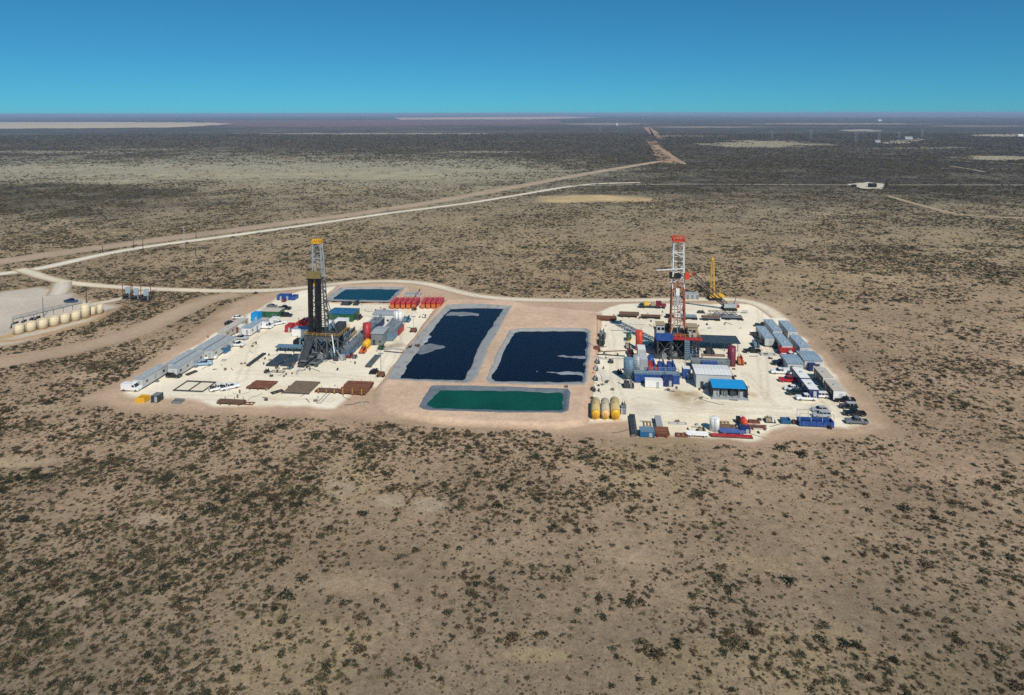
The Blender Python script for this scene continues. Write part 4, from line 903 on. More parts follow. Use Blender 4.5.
def right_rig():
    t = thing('drilling_rig', 'red and white drilling rig with orange crown above a blue sided rig floor', 'drilling rig', G(676, 354)); Y0 = t.location.y
    zf = 7.6; substructure(t, -7.2, 7.4, -5, 6, zf, DGREY, DGREY, 3)
    z1 = zat(677.5, 241, Y0 + 1); zs = zat(677, 288, Y0 + 1); zb = zat(677, 277, Y0)
    lo = mat('red brown primed steel', (176, 104, 82), .6, 0, .35); mast(t, -2.0, 3.0, -1.2, 2.3, 1.0, 3.4, zf, z1, zs, lo, WHITE, 17)
    crown(t, -1.6, 2.7, -.9, 2.9, z1, 1.9, ORANGE)
    MB().beam((-7.2, -1.2, zat(658, 270, Y0)), (2.2, -1.0, zat(682, 268, Y0)), .3).build('standpipe_boom', WHITE, t)
    # finger board with short black rack, orange basket
    MB().box(-2.8, 1.2, -2.6, -1.1, zb, zb + .2).build('racking_board', BLACK, t)
    for k in range(6): MB().beam((-2.7 + k*.75, -2.6, zb + .3), (-2.7 + k*.75, -.9, zb + .3), .22, .3).build('finger', BLACK, t)
    MB().box(-2.9, -1.9, -2.7, -2.6, zb, zb + 2.4).box(-1.2, 1.0, -2.7, -2.6, zb, zb + 2.0).build('wind_wall', BLACK, t)
    bk = MB().prismx([(2.6, zb - .4), (4.0, zb - .2), (4.2, zb + 1.2), (3.8, zb + 2.2), (2.8, zb + 2.3), (2.4, zb + 1)], -2.4, -1.2).build('derrick_basket', ORANGE, t)
    MB().beam((2.6, -1.6, zb + .6), (1.8, -.8, zb + .6), .25).build('basket_arm', WHITE, t)
    MB().box(-.3, .9, -.9, .3, zb - 6.5, zb - 4).build('travelling_block', WHITE, t); MB().box(-.2, .8, -.8, .2, zf + 10, zf + 14).build('top_drive', LGREY, t)
    for xx in (0.1, .35, .6): MB().tube([(xx, .1, zb - 4), (xx, .6, z1)], .04, 5).build('drill_line', BLACK, t)
    MB().box(1.2, 1.5, -.7, -.4, zf + 2, zf + 13).build('guide_rail', LGREY, t); MB().box(-.9, -.6, -.7, -.4, zf + 2, zf + 15).build('guide_rail', LGREY, t)
    MB().tube([(.4, -.2, zf), (.4, -.2, zf + 10)], .16, 8).build('drill_string', SILVER, t)
    for s in (-1, 1): MB().beam((.5 + s*2.0, 2.6, zf + 9), (.5 + s*3.0, 5.2, zf), .35).build('a_frame_leg', lo, t)
    for s in (-1, 1): MB().beam((.5 + s*2.6, -1.2, zf), (.5 + s*1.4, -.6, zf + 4), .28).build('floor_brace', PEACH, t)
    # floor fascia: blue wind wall left, red edge right, huts
    MB().box(-7.4, -1.7, -5.5, -5.35, zf - 1.2, zf + 1.5).build('wind_wall', BLUE, t); MB().box(-7.55, -7.4, -5.4, 1, zf - 1.0, zf + 1.5).build('wind_wall', BLUE, t)
    MB().box(-1.6, 8.2, -5.5, -5.35, zf - .7, zf + .25).build('floor_edge', RED, t); MB().box(-1.4, 2.0, -5.2, -5.1, zf + .2, zf + 1.6).build('floor_rail_panel', MAROON, t)
    for x0, x1, y0, h, mm, rm in ((-7.0, -4.2, -1.0, 3.0, GREYW, TANBOX), (3.6, 7.0, -3.0, 3.2, TANBOX, TANBOX)):
        hut = MB().box(x0, x1, y0, y0 + 4, zf + .15, zf + h).build('floor_hut', mm, t); MB().box(x0 - .2, x1 + .2, y0 - .3, y0 + 4.2, zf + h, zf + h + .2).build('roof', rm, hut)
        for k in range(2): MB().box(x0 + .3 + k*1.4, x0 + 1.3 + k*1.4, y0 - .05, y0, zf + 1.2, zf + 2.2).build('window', GLASS, hut)
    MB().box(3.8, 4.6, -4.6, -3.6, zf + .15, zf + 1.9).box(5.2, 6.4, -4.6, -3.8, zf + .15, zf + 1.5).build('control_console', LGREY, t)
    MB().tube([(-3.6, 3.4, zf + 1.3), (-1.8, 3.4, zf + 1.3)], 1.1, 16).build('drawworks', BLACK, t)
    q = MB()
    for za, zb2, rr in ((.2, 1.4, .5), (1.4, 2.2, .9), (2.2, 2.9, .5), (2.9, 3.7, .9), (3.7, 5.2, .65), (5.2, 6.6, .35)): q.cyl(-2.0, -2.4, za, zb2, rr, 14)
    q.build('blowout_preventer', MGREY, t)
    MB().box(2.2, 3.9, -6.2, -5.2, 0, zf - .75).build('stair_tower', BLUEGREY, t)
    for k in range(9): MB().box(2.1, 4.0, -6.45, -6.2, .3 + k*.75, .42 + k*.75).build('stair_tread', MGREY, t)
    q = MB()
    for k in range(5): q.box(-6.4 + 2.7*k, -5.0 + 2.7*k, 1.5, 4.5, .72, 2.2 + .6*(k % 3))
    q.build('accumulator_box', BLACK, t)
    MB().box(-6.8, -6.5, -4.6, 5.4, .9, zf - 1.2).build('black_panel', BLACK, t); MB().box(-6.4, 6.4, 5.2, 5.4, .9, zf - 1.2).build('black_panel', BLACK, t)  # black panels close the left side and back below the floor
    clutter(t, -7.5, 7.8, -6, 6, 80, 9, (DGREY, BLACK, MGREY, BLUE))
    return t
RIGHT_RIG = right_rig()

# ================================================================ left pad
PK = {n: mat(n + ' car paint', c, .25, 0, .12, 1, .5) for n, c in dict(white=(238,238,238), silver=(178,182,186), grey=(112,118,122), black=(20,22,26), navy=(38,62,110), red=(178,26,36), darkgreen=(34,52,52), lightblue=(150,186,214)).items()}
trailer((133,379),(143,379),(163,364.3),3.3,GREYW,ROOFG,'long pale grey trailer nearest the camera, white van parked at its end')
trailer((165.5,363.4),(173,363.4),(189,349.6),3.3,GREYW,ROOFG,'long pale grey trailer second in the outer left row, touching the nearest one')
trailer((168,368),(177.5,368),(197,350.5),3.3,GREYW,ROOFG,'long pale grey inner row trailer with a black car at its end',maxL=16)
trailer((193,349.2),(202.5,349.8),(215,332.8),3.4,GREYW,ROOFG,'wide pale grey trailer in the outer left row beside the gap in the middle',maxL=16)
trailer((217,331.5),(225,332),(239,317.5),3.2,ROOFT,ROOFT,'narrow tan roofed trailer at the far end of the outer left row')
trailer((204,350.4),(213,350.6),(227,335),3.4,GREYW,ROOFG,'pale grey trailer of the inner left row behind the blue open skip',maxL=16)
trailer((242,328),(250,328.4),(254,319.5),3.3,WHITE,ROOFB,'white trailer with pale blue roof at the far end of the inner left row',maxL=14)
vehicle('van',131.5,390.5,0,PK['white'],'white cargo van parked at the outermost left corner of the pad')
vehicle('suv',174,377.3,0,PK['black'],'black car parked across the end of the inner grey trailer row')
vehicle('pickup',208.5,359,12,PK['white'],'white pickup beside the grey trailers, next to the blue open skip')
vehicle('pickup',203.5,365.2,20,PK['lightblue'],'pale blue pickup nosed against the grey trailer, below a white pickup')
vehicle('pickup',237,346,0,PK['white'],'white pickup just right of the blue open skip',extra='toolbox')
vehicle('pickup',240.5,339.4,0,PK['silver'],'silver pickup parked in the row between two white ones by the left trailers')
vehicle('car',246,335.6,5,PK['white'],'white car farthest back of the row beside the left trailers')
vehicle('car',230.5,324.3,25,PK['black'],'black car behind the tan roofed trailer on the outer edge')
vehicle('car',238,318.8,15,PK['white'],'white car on the dirt behind the tan roofed trailer')
vehicle('pickup',219,389.6,45,PK['white'],'white pickup with black bed, left of the pair parked on open caliche',extra='load')
vehicle('pickup',229.6,388.8,42,PK['white'],'white pickup with black bed, right of the pair parked on open caliche',extra='load')
vehicle('car',272,307.2,0,PK['grey'],'grey car on the bare dirt behind the green building')
vehicle('pickup',284.5,309.4,0,PK['black'],'black pickup below the blue containers at the back of the left pad')
vehicle('suv',286.5,316.6,5,PK['black'],'black car beside the green building on the left pad')
vehicle('van',265.5,328.4,0,PK['white'],'white van in front of the small white sheds at the back left')
vehicle('pickup',278,324.6,50,PK['white'],'white pickup with red cargo near the green building',extra='toolbox')
vehicle('pickup',71,302.4,0,PK['navy'],'dark blue pickup alone beside the cream tank battery')
def open_skip(x0, x1, yb, L, h, m, label, name='open_skip'):
    c, w = front_edge(x0, x1, yb); t = thing(name, label, 'skip', c, YAW, 'open skips')
    MB().box(-w/2, w/2, 0, L, .1, .25).build('floor', DGREY, t)
    for s in (0, 1): MB().box(-w/2, w/2, s*(L - .1), s*(L - .1) + .1, .25, h).build('end_wall', m, t); MB().box(-w/2 if s == 0 else w/2 - .1, -w/2 + .1 if s == 0 else w/2, .1, L - .1, .25, h).build('side_wall', m, t)
    for k in range(5): xx = -w/2 + (k + .5)*w/5; MB().box(xx - .08, xx + .08, -.08, 0, .2, h).build('rib', m, t)
    return t
open_skip(214.5,226,353.5,3.5,2.0,TEAL,'blue open skip standing beside the grey trailers on the left pad')
container(231,237,333.5,4,2.2,RUST,'rust brown box wedged between the left trailers')
container(237,241.5,332.5,3,2.6,WHITE,'small white shed between the left trailers')
house(260,279,318.5,6,3,GREEN,ROOFT,'green walled building with pale roof at the back left of the pad')
container(251,258,321.5,3.5,3.4,SKYB,'bright blue tarped box on the far trailers of the left row',roof=SKYB)
container(257,263.5,327.5,5,2.6,GREYW,'small pale shed with tan roof beside the white van',roof=ROOFT)
container(270,277,325,3,2.7,WHITE,'small white box beside the white pickup with red cargo')
for k, (x0, x1) in enumerate(((277,282.4),(283.6,289))): container(x0, x1, 300.4, 3.5, 2.4, BLUE, ['blue container, left one of the pair behind the left pad','blue container, middle one behind the left pad beside slatted blue frame'][k])
beam_frame(289.5,295,300.3,4,'blue slatted frame standing right of the blue containers',BLUE,1.8,4)
skid_unit(281,285,302.2,2,1.3,RED,'small red machine in front of the blue containers')
# yellow frame, grey box, small racks at the near left corner
t = beam_frame(135.5,145,402.8,2.5,'yellow steel frame at the pad\'s near left edge',YEL,1.5,5)
container(151.2,158,402.8,2.6,2.2,DGREY,'small dark grey box at the pad\'s near left edge',roof=MGREY)
beam_frame(171,181,403.5,2,'low grey pipe stands left of the brown pipe pile',MGREY,.7,4)
beam_frame(172,204,391.5,7.5,'long low dark steel frame with cross members on the open left pad',DGREY,.4,3)
beam_frame(186.5,198.5,373.8,.9,'short dark beam lying beside the inner grey trailers',DGREY,.5,2,hd=72)
pipe_rack(216,243,405.2,2.6,2,BROWN,'long brown pipe pile on the front edge of the left pad',posts=RUST)
beam_frame(243.5,253,405,1.5,'low rusty frame right of the long brown pipe pile',RUST,.3,3)
pipe_rack(246,270,390,6,1,RUST,'flat layer of rusty pipe left of the grey timber deck',z0=.5)
deck(283,309.5,394,9,.45,'grey brown timber deck on the near edge of the left pad',WOOD,7,name='timber_deck')
beam_frame(272,284,392.8,1.2,'thin black beams lying between rusty pipe and timber deck',BLACK,.35,3,hd=50)
pipe_rack(315,338,393.5,2.4,2,BROWN,'narrow dark pipe pile with yellow stakes beside the timber deck',posts=YEL)
pipe_rack(339,366,395.3,8,5,RUST,'tall stack of rusty pipe with yellow stakes at the pad\'s near right corner',posts=YEL,rack=RUST)
beam_frame(316,321,403.8,9,'pale grey ladder frame lying behind the pad edge',LGREY,.3,2)
deck(265.5,278.5,366.5,11,.5,'dark blue deck panel, left one of the pair near the rig slide',MAT_DARK,5,name='deck_panel',along='y')
deck(280,292,366.5,11,.5,'dark blue deck panel, right one of the pair near the rig slide',MAT_DARK,5,name='deck_panel',along='y')
deck(246,250,366.5,12,.5,'narrow dark beam deck lying alone on the left pad',DGREY,2,name='deck_panel',along='y')
deck(365,371.5,367.5,11,.5,'grey green deck panel right of the dark rig',mat('grey green deck', (92,104,104), .6, .1, .35),4,name='deck_panel',along='y')
skid_unit(368.5,376,374.5,3.5,1.1,BLACK,'low black machine beside the light mast',BLACK)
def light_tower(px, py, h, label, m=MGREY):
    t = thing('light_tower', label, 'light tower', G(px, py)); MB().box(-1.1, 1.1, -.7, .7, .35, 1.5).build('generator_box', RUST, t)
    for sx in (-1, 1): MB().tube([(sx*.9, -.85, .35), (sx*.9, .85, .35)], .35, 10).build('wheel', RUBBER, t); MB().beam((sx*.8, 0, .2), (sx*2.0, 0, .1), .12).build('outrigger', m, t)
    MB().beam((0, 0, 1.5), (0, 0, h), .16).build('pole', m, t); MB().beam((-.8, 0, h), (.8, 0, h), .12).build('lamp_bar', m, t)
    for k in range(4): MB().box(-.85 + k*.45, -.5 + k*.45, -.2, .1, h + .06, h + .4).build('lamp_head', LGREY, t)
    return t
light_tower(381,376.5,7.5,'thin light mast on a rusty base left of the dark pond')
skid_unit(263.5,268,373.5,1.6,1.3,DGREY,'small dark grey machine left of the thin cables')
skid_unit(287,290,369.6,1.4,1.3,BLUEGREY,'small blue grey machine below the dark deck panels')
beam_frame(270,284,372.4,1.2,'thin dark pipes on the ground below the dark deck panels',DGREY,.15,2)
# red and white units behind the left rig
container(291.5,313,337,4,3.0,WHITE,'white control cabin with dark windows left of the dark rig',roof=ROOFB,name='control_cabin',cat='cabin')
t = container(285,291,332.5,4,2.8,RED,'red box at the left end of the red generator row',name='generator_box',cat='generator')
for k in range(3): skid_unit(294 + 6*k, 300 + 6*k, 329.5 - 1.3*k, 6, 3.4, RED, ['red generator, left one behind the white control cabin','red generator, middle one behind the white control cabin','red generator, right one nearest the dark mast'][k], RED, 'generator_set', 'generator')
container(303,310,325,4,2.2,GREYW,'pale grey box behind the red generators',roof=ROOFG)
# platform and machines left of the rig
deck(274.5,304,353,3.2,2.0,'long blue grey elevated walkway left of the dark rig',BLUEGREY,3,name='elevated_walkway',cat='walkway')
skid_unit(291,303,347.5,5,3.2,BLACK,'dark pump machine between white cabin and blue grey walkway',BLUEGREY)
skid_unit(303.5,309.5,351,5,4.2,MGREY,'grey winch machine against the left side of the rig',DGREY)
beam_frame(283,293,360,1,'thin tan pipes running from the walkway to the ground',TANBOX,.3,2,hd=60)
def catwalk(a, b, z, w, label, m):
    p, q = G(*a), G(*b); d = q - p; t = thing('pipe_catwalk', label, 'catwalk', p, math.atan2(d.y, d.x) - math.pi/2); L = d.length
    for sx in (-1, 1):
        MB().beam((sx*w/2, 0, z), (sx*w/2, L, z), .2).build('top_chord', m, t); MB().beam((sx*w/2, 0, .2), (sx*w/2, L, .2), .2).build('bottom_chord', m, t)
        n = int(L / 2)
        for k in range(n): MB().beam((sx*w/2, L*k/n, .25), (sx*w/2, L*(k+1)/n, z - .05), .12).build('truss_brace', m, t); MB().beam((sx*w/2, L*k/n, .25), (sx*w/2, L*k/n, z - .1), .14).build('truss_post', m, t)
    n = int(L / 1.4)
    for k in range(n): MB().box(-w/2 + .11, w/2 - .11, L*k/n + .03, L*(k+1)/n - .03, z - .06, z + .06).build('grating', DGREY if k % 3 else MGREY, t)
    return t
catwalk((303,368),(318,358),2.2,2.6,'dark truss catwalk slanting down from the dark rig towards the camera',DGREY)
catwalk((312,367),(324,359.5),1.2,2.2,'low grey pipe ramp beside the dark truss catwalk',MGREY)
skid_unit(346,351,358.5,3,1.5,RED,'small red pump at the foot of the grey tank line')
skid_unit(352,356,358.8,2,1.2,MGREY,'small grey pump beside the small red one')
skid_unit(326.5,331,359.8,2,1.3,NAVY,'small blue pump at the foot of the dark rig')
# mud tank line running away from the rig
p0 = G(345, 357.5)
for k in range(4):
    mud_tank(p0 + V_ * (12.2 * k), 2.9, 11.6, 2.6, (SOLAR, MGREY, SOLAR, MGREY)[k], ['blue grey mud tank nearest the dark rig in the diagonal tank line','grey mud tank, second from the rig in the diagonal tank line','blue grey mud tank, third from the rig in the diagonal tank line','grey mud tank at the far end of the diagonal tank line'][k], railm=MGREY)
p1 = G(336, 352)
skid_unit(331,340,346,6,3.5,BLUEGREY,'blue grey mud pump directly behind the dark rig',DGREY); skid_unit(338,347,342,6,3.2,MGREY,'grey mud pump farther behind the dark rig',BLUEGREY); skid_unit(330,336,338.5,5,3,BLUE,'blue pump unit between dark rig and white boxes',DGREY)
skid_unit(344,352,337,6,2.6,TANBOX,'tan machine beside the diagonal tank line',MGREY)
container(326.5,334.5,328.5,3,2.6,WHITE,'small white box, left one under the teal roofed building'); container(334.8,346,326.8,3.4,2.8,WHITE,'larger white box, right one under the teal roofed building')
house(327,353,321.6,9,3.2,GREEN,TEAL,'green building with a teal blue roof behind the dark rig',.35)
skid_unit(353,360,320,4,1.8,DGREY,'dark machine at the right end of the teal roofed building')
vtank(367,341.5,1.5,7.0,RED,'tall red cylinder tank beside the grey shaker house',cone=True)
htank(365.5,349.5,3,1.3,YEL,YEL,'round yellow tank below the tall red cylinder')
skid_unit(358.5,364.5,353.8,3,2,ORA2,'small orange machine left of the yellow tank',RED)
house(371,383,345.5,9,4.4,MGREY,ROOFG,'grey shaker house on stilts beside the tall red cylinder',.4,W=4.5)
mud_tank(G(386,341),5,15,3.2,BLUEGREY,'broad blue grey mud tank behind the shaker house',railm=LGREY)
mud_tank(G(374,331),3,12,2.8,NAVY,'dark blue mud tank between the diagonal line and the pale roofed shed',railm=LGREY)
house(372,393.5,324,7,3.8,WHITE,ROOFG,'white walled shed with pale metal roof above the blue mud tanks',.3)
for k in range(2): vtank(396.5 + 3.0*k, 327.5, 1.1, 6.5, WHITE, ['white silo, left one of the pair near the red bin','white silo, right one of the pair near the red bin'][k], name='silo', cat='silo', base=1.4)
open_skip(389,399.5,335.4,7,2.4,RED,'red open bin with pale lid beside the white silos')
skid_unit(401,409,322.5,4,2.2,BLUEGREY,'blue grey machine right of the white silos',TEAL)
skid_unit(377,383,350,3,1.4,GREEN,'low green pump at the start of the discharge pipe')
def hose(pts, r, m, label, name='discharge_pipe', z=.3):
    w_ = [G(*p, z) for p in pts]; o = w_[0]; t = MB().tube([p - Vector((o.x, o.y, 0)) for p in w_], r, 8).build(name, m); t.location = (o.x, o.y, 0); tag(t, label, 'pipe'); return t
hose([(380,348.2),(395,348.6),(410,350.5)],.22,LGREY,'pale discharge pipe running from the shaker house to the dark pond')
hose([(384,351),(400,352.5),(417,351.5)],.16,DGREY,'thin dark hose beside the pale discharge pipe')
skid_unit(406.5,411,351,3,1.6,DGREY,'small dark machine on the edge of the left dark pond'); skid_unit(413,419,349,3,1.3,RUST,'rusty pump at the silt spill by the left dark pond')
light_tower(413.5,332,6,'pale light tower by the upper left edge of the dark pond',LGREY)
skid_unit(422,426,318,1.5,1.4,WHITE,'small white pump behind the left dark pond'); skid_unit(412,416,331.5,2,1.4,DGREY,'small dark pump left of the dark pond')
# red frac tanks at the back
def frac_tank(x0, x1, yb, label):
    c, w = front_edge(x0, x1, yb); w = 1.75; L = 8.5; t = thing('frac_tank', label, 'tank', c, YAW, 'red frac tanks'); rs = RED
    MB().prism([(0, .5), (L - 1, .5), (L, 1.1), (L, 2.9), (0, 2.9)], -w/2, w/2).build('tank_body', rs, t)
    MB().box(-w/2 - .03, w/2 + .03, -.05, 0, .4, 2.0).build('front_panel', ORA2, t); MB().box(-w/2, w/2, 0, L, 2.905, 3.0).build('top_deck', mat('faded red deck', (196, 74, 80), .6, 0, .35), t)
    rail(MB(), [(-w/2, .2, 3.0), (-w/2, L - .2, 3.0)], .9, 2.5).build('handrail', RED, t)
    for sx in (-1, 1): MB().tube([(sx*(w/2 - .2) - .13, L - 1.4, .45), (sx*(w/2 - .2) + .13, L - 1.4, .45)], .45, 12).build('wheel', RUBBER, t)
    MB().box(-.4, .4, -.5, -.05, .2, .8).build('valve_box', ORA2, t); MB().cyl(0, L*.5, 3.0, 3.25, .3, 10).build('hatch', RED, t); return t
xs = [389.5, 395, 400.4, 405.8, 411.2, 420.2, 425.5, 430.8, 436]
od = ['leftmost','second','third','fourth','fifth','sixth','seventh','eighth','rightmost']
for k, x in enumerate(xs): frac_tank(x, x + 5, 309 - (0 if k < 5 else .2), '%s red frac tank of the row of nine, counted from the left' % od[k])
skid_unit(411.5,416,310.5,2,1.3,RUST,'small rusty pump below the gap in the red tank row'); beam_frame(404,420,296.5,5,'pale pipe manifold behind the red tank row',LGREY,1.0,6); hose([(414,298),(419,291),(420,289)],.3,RUST,'rusty pipe leaning behind the red tank row',z=.6); hose([(438,302),(448,302.4)],.2,DGREY,'short dark pipe right of the red tank row')
skid_unit(340,350,305.5,4,1.2,DGREY,'low dark pump left of the machine under the teal pond'); skid_unit(352.5,357.5,305.6,4,2,DGREY,'dark boxy machine on the near bank of the teal pond')
# ================================================================ right pad
trailer((765,338),(774,338),(758.6,326),3.4,GREYW,ROOFB,'blue roofed trailer nearest the rig in the back trailer group',W=3.3)
trailer((773,330.5),(782,330.5),(766,319.3),3.4,GREYW,ROOFB,'blue roofed trailer at the far left of the back group',W=3.4)
trailer((782,345),(793,345),(774.5,333),3.4,GREYW,ROOFB,'blue roofed trailer with a red box at its near end',W=3.6)
trailer((788,331),(797,331),(780.6,320.5),3.4,GREYW,ROOFB,'blue roofed trailer at the far right of the back group, along the desert edge',W=3.5)
trailer((800,347),(809,347),(793,335),3.4,GREYW,ROOFB,'blue roofed trailer nearest the camera along the desert edge of the back group',W=3.5)
trailer((800.2,377.5),(809,377.3),(793.7,367.3),3.2,NAVY,WHITE,'white roofed blue trailer, far one of the pair beside the parked cars',end=NAVY,W=2.9,ac=1)
trailer((809,389),(817.5,388.6),(802.8,379.3),3.2,NAVY,WHITE,'white roofed blue trailer, near one of the pair beside the parked cars',end=NAVY,W=2.8,ac=1)
trailer((823,377.3),(833,377.1),(815.3,367),3.4,DGREY,ROOFT,'white trailer with shade coloured into its walls, tan roof, far one of the outer pair',end=WHITE,W=3.3,ac=1)
trailer((833.4,390.5),(845,390.3),(824.4,379.3),3.4,DGREY,ROOFT,'white trailer with shade coloured into its walls, tan roof and white end, near one of the outer pair',end=WHITE,W=3.6,ac=1)  # outer pair: white trailers, dark wall colour stands for their shaded sides
house(788,803,372.5,9,3,GREYW,ROOFB,'broad blue grey roofed building, left half of the pair between trailer groups',.3)
house(805,822,369.5,9.5,3,GREYW,ROOFB,'broad blue grey roofed building, right half of the pair between trailer groups',.3)
container(809.5,816,371.5,3,2.4,NAVY,'blue box between the broad grey roof and the tan roofed trailer')
container(780.5,794,355.2,2.6,2.5,RED,'red container at the near end of a blue roofed trailer')
skid_unit(774,779,349,3,2.2,DGREY,'dark air unit beside the blue roofed trailers'); skid_unit(790,796,343.5,3,2,DGREY,'dark tank unit between the blue roofed trailers')
for a in [('pickup',762.5,327,160,'darkgreen','dark pickup at the back corner of the blue roofed trailers'),('pickup',757,337,115,'black','black pickup along the left side of the blue roofed trailers'),('pickup',763,344,110,'darkgreen','dark green pickup nosed to the near trailer of the back group')]: vehicle(a[0],a[1],a[2],a[3],PK[a[4]],a[5])
vehicle('pickup',752,352.5,185,PK['black'],'black pickup with trailer hitch left of the long grey beam'); beam_frame(761,776,356,2,'long pale grey beam lying left of the red container',LGREY,.5,2); skid_unit(754,760,348,5,2.4,BLUEGREY,'blue grey machine left of the back trailers')
vehicle('pickup',790.5,357.3,180,PK['white'],'white pickup below the red container, left one'); vehicle('car',797,354.8,180,PK['white'],'white car below the red container, right one')
vehicle('pickup',780,373.5,180,PK['white'],'white pickup with canopy at the top of the parked column',extra='canopy'); vehicle('pickup',781,364.8,180,PK['black'],'black pickup half hidden by the broad grey roof')
vehicle('pickup',788.5,381.6,180,PK['red'],'red pickup in the column of parked cars'); vehicle('car',791.5,389.8,180,PK['white'],'white car just below the red pickup'); vehicle('suv',795,394.6,180,PK['darkgreen'],'dark green car below a white one in the parked column')
vehicle('pickup',806,399.8,180,PK['white'],'white pickup at the foot of the near blue trailer, left one'); vehicle('suv',820,397.5,180,PK['white'],'white car at the foot of the near blue trailer, right one')
vehicle('car',820,411.3,180,PK['silver'],'silver car parked behind the blue open container'); vehicle('suv',821.5,417,180,PK['silver'],'silver car seen through the railing of the blue container')
vehicle('pickup',844.5,401.6,180,PK['black'],'black pickup right below the white trailer end',extra='toolbox'); vehicle('suv',848.5,408.2,180,PK['black'],'black car with pale roof second from top at the right corner',roof=PK['silver']); vehicle('pickup',854.5,415.3,180,PK['black'],'long black pickup second from bottom at the right corner'); vehicle('pickup',856.5,423.3,180,PK['grey'],'grey pickup nearest the pad\'s right front corner',extra='toolbox')
# blue open container with railing
t = open_skip(800,833.5,427.3,2.8,1.6,BLUE,'long blue open container with a white railing frame at the pad\'s near right edge')
q = MB(); c_, w_ = front_edge(800, 833.5, 427.3)
for yy in (.05, 2.75):
    for k in range(4): xx = -w_/2 + .1 + k*(w_ - .2)/3; q.beam((xx, yy, 1.6), (xx, yy, 3.7), .12)
    q.beam((-w_/2, yy, 3.7), (w_/2, yy, 3.7), .12)
q.build('railing', LGREY, t)
open_skip(782,791,424.3,2.2,1.1,TEAL,'small blue skip left of the long blue open container'); skid_unit(792.5,797,424.5,1.8,1.0,RUST,'small rusty coupling beside the long blue container'); skid_unit(829,832,429.5,1.2,1.0,BLACK,'small black drum below the long blue container')
skid_unit(765.5,776,423.2,2.6,1.4,TANBOX,'tan and white machine left of the small blue skip',WHITE)
# near edge yard
deck(631.3,637.5,436.2,12,.7,'dark rack of beams at the near left corner of the right pad',DGREY,4,name='beam_rack',cat='rack',along='y')
deck(656.5,663,431,6.5,1.2,'grey panel leaning rack behind the red pipe stack',LGREY,4,name='panel_rack',cat='rack',along='y',th=.3)
container(640.5,654.5,437.6,3,1.6,TEAL,'low blue box at the near edge beside the red pipe stack',roof=BLUEGREY); pipe_rack(655.5,668.6,437.6,4,4,RUST,'red brown pipe stack at the near edge of the right pad',rack=RED)
beam_frame(644,652,427.5,3,'small tan frame behind the low blue box',TANBOX,.5,3); beam_frame(676,688,437.2,1.5,'low red and tan frame left of the white pipes',RUST,.5,3)
pipe_rack(687,708,437.5,2.2,2,WHITE,'white pipe bundle at the near edge of the right pad',rack=LGREY); skid_unit(698,706,433.2,2,1.4,TANBOX,'tan hooped machine behind the white pipe bundle')
t = deck(712,752.5,438.2,1.6,.3,'long red skid base at the near edge of the right pad',RED,3,name='skid_base',cat='skid'); pipe_rack(721,745,435.2,2.5,2,BLUE,'blue pipe bundle behind the long red skid base',rack=LGREY); container(740.5,750,433.2,2.4,1.4,NAVY,'blue box at the right end of the blue pipe bundle'); htank(745,429,3.2,.9,ORANGE,ORANGE,'small orange tank above the blue box')
vtank(714.5,430.5,1.3,3.6,WHITE,'short white tank at the near edge yard'); vtank(743,424.3,.8,2.2,WHITE,'small white drum beside a black box at the near edge'); container(737.5,741,424,1.6,1.6,BLACK,'small black box beside the small white drum')
pipe_rack(719,737,431.3,3,1,BROWN,'brown pipe layer behind the blue pipe bundle'); pipe_rack(750,768,430,2,1,RUST,'rust red pipe layer right of the small orange tank'); beam_frame(718,730,425.2,1.6,'tan low frame behind the brown pipe layer',TANBOX,.5,4); beam_frame(749,760,423.5,1.2,'brown low frame near the pad edge right of the white drum',RUST,.6,3); beam_frame(669,687,424.5,1,'thin grey frame on open caliche behind the near edge yard',LGREY,.2,3)
# yellow tanks
htank(595.8,420,8.5,1.25,DUSTY,YEL,'yellow horizontal tank, left one of three beside the ponds'); htank(605.5,420,8.5,1.2,TANK2,PEACH,'faded peach horizontal tank, middle one of three beside the ponds'); htank(615.5,420.4,8.8,1.35,DUSTY,YEL,'yellow horizontal tank, right one of three beside the ponds')
container(621.3,626,414.5,2.2,1.8,LGREY,'small grey pump box right of the yellow tanks',roof=MGREY); skid_unit(621,626,409,2,1.6,DGREY,'dark pump behind the small grey pump box')
# rig surroundings, right pad
deck(696,740,351,8.5,3.0,'dark slate pipe deck reaching right from the red and white rig',MAT_DARK,9,name='pipe_deck',cat='deck',along='x'); skid_unit(706,715,355.5,4,2.2,DGREY,'dark machine under the slate pipe deck'); beam_frame(702,725,356.5,1.5,'rusty beam under the slate pipe deck',RUST,.4,3)
vtank(731.5,365.5,1.35,6.6,MAROON,'tall maroon tank at the corner of the slate pipe deck'); skid_unit(738,744,365.5,3.5,3,ORA2,'orange machine right of the tall maroon tank',RED)
mud_tank(G(711,371),12,5,2.6,MGREY,'broad grey tank behind the white roofed shed',railm=LGREY); container(702,717,371.5,1.5,3.2,BLUE,'narrow blue box between grey tank and white roofed shed')
house(696.5,731,388.5,8.5,4.4,GREYW,WHITE,'large white roofed shed in front of the red and white rig',.3); beam_frame(731,736,382,11,'rusty ladder frame leaning by the white roofed shed',RUST,.8,2)
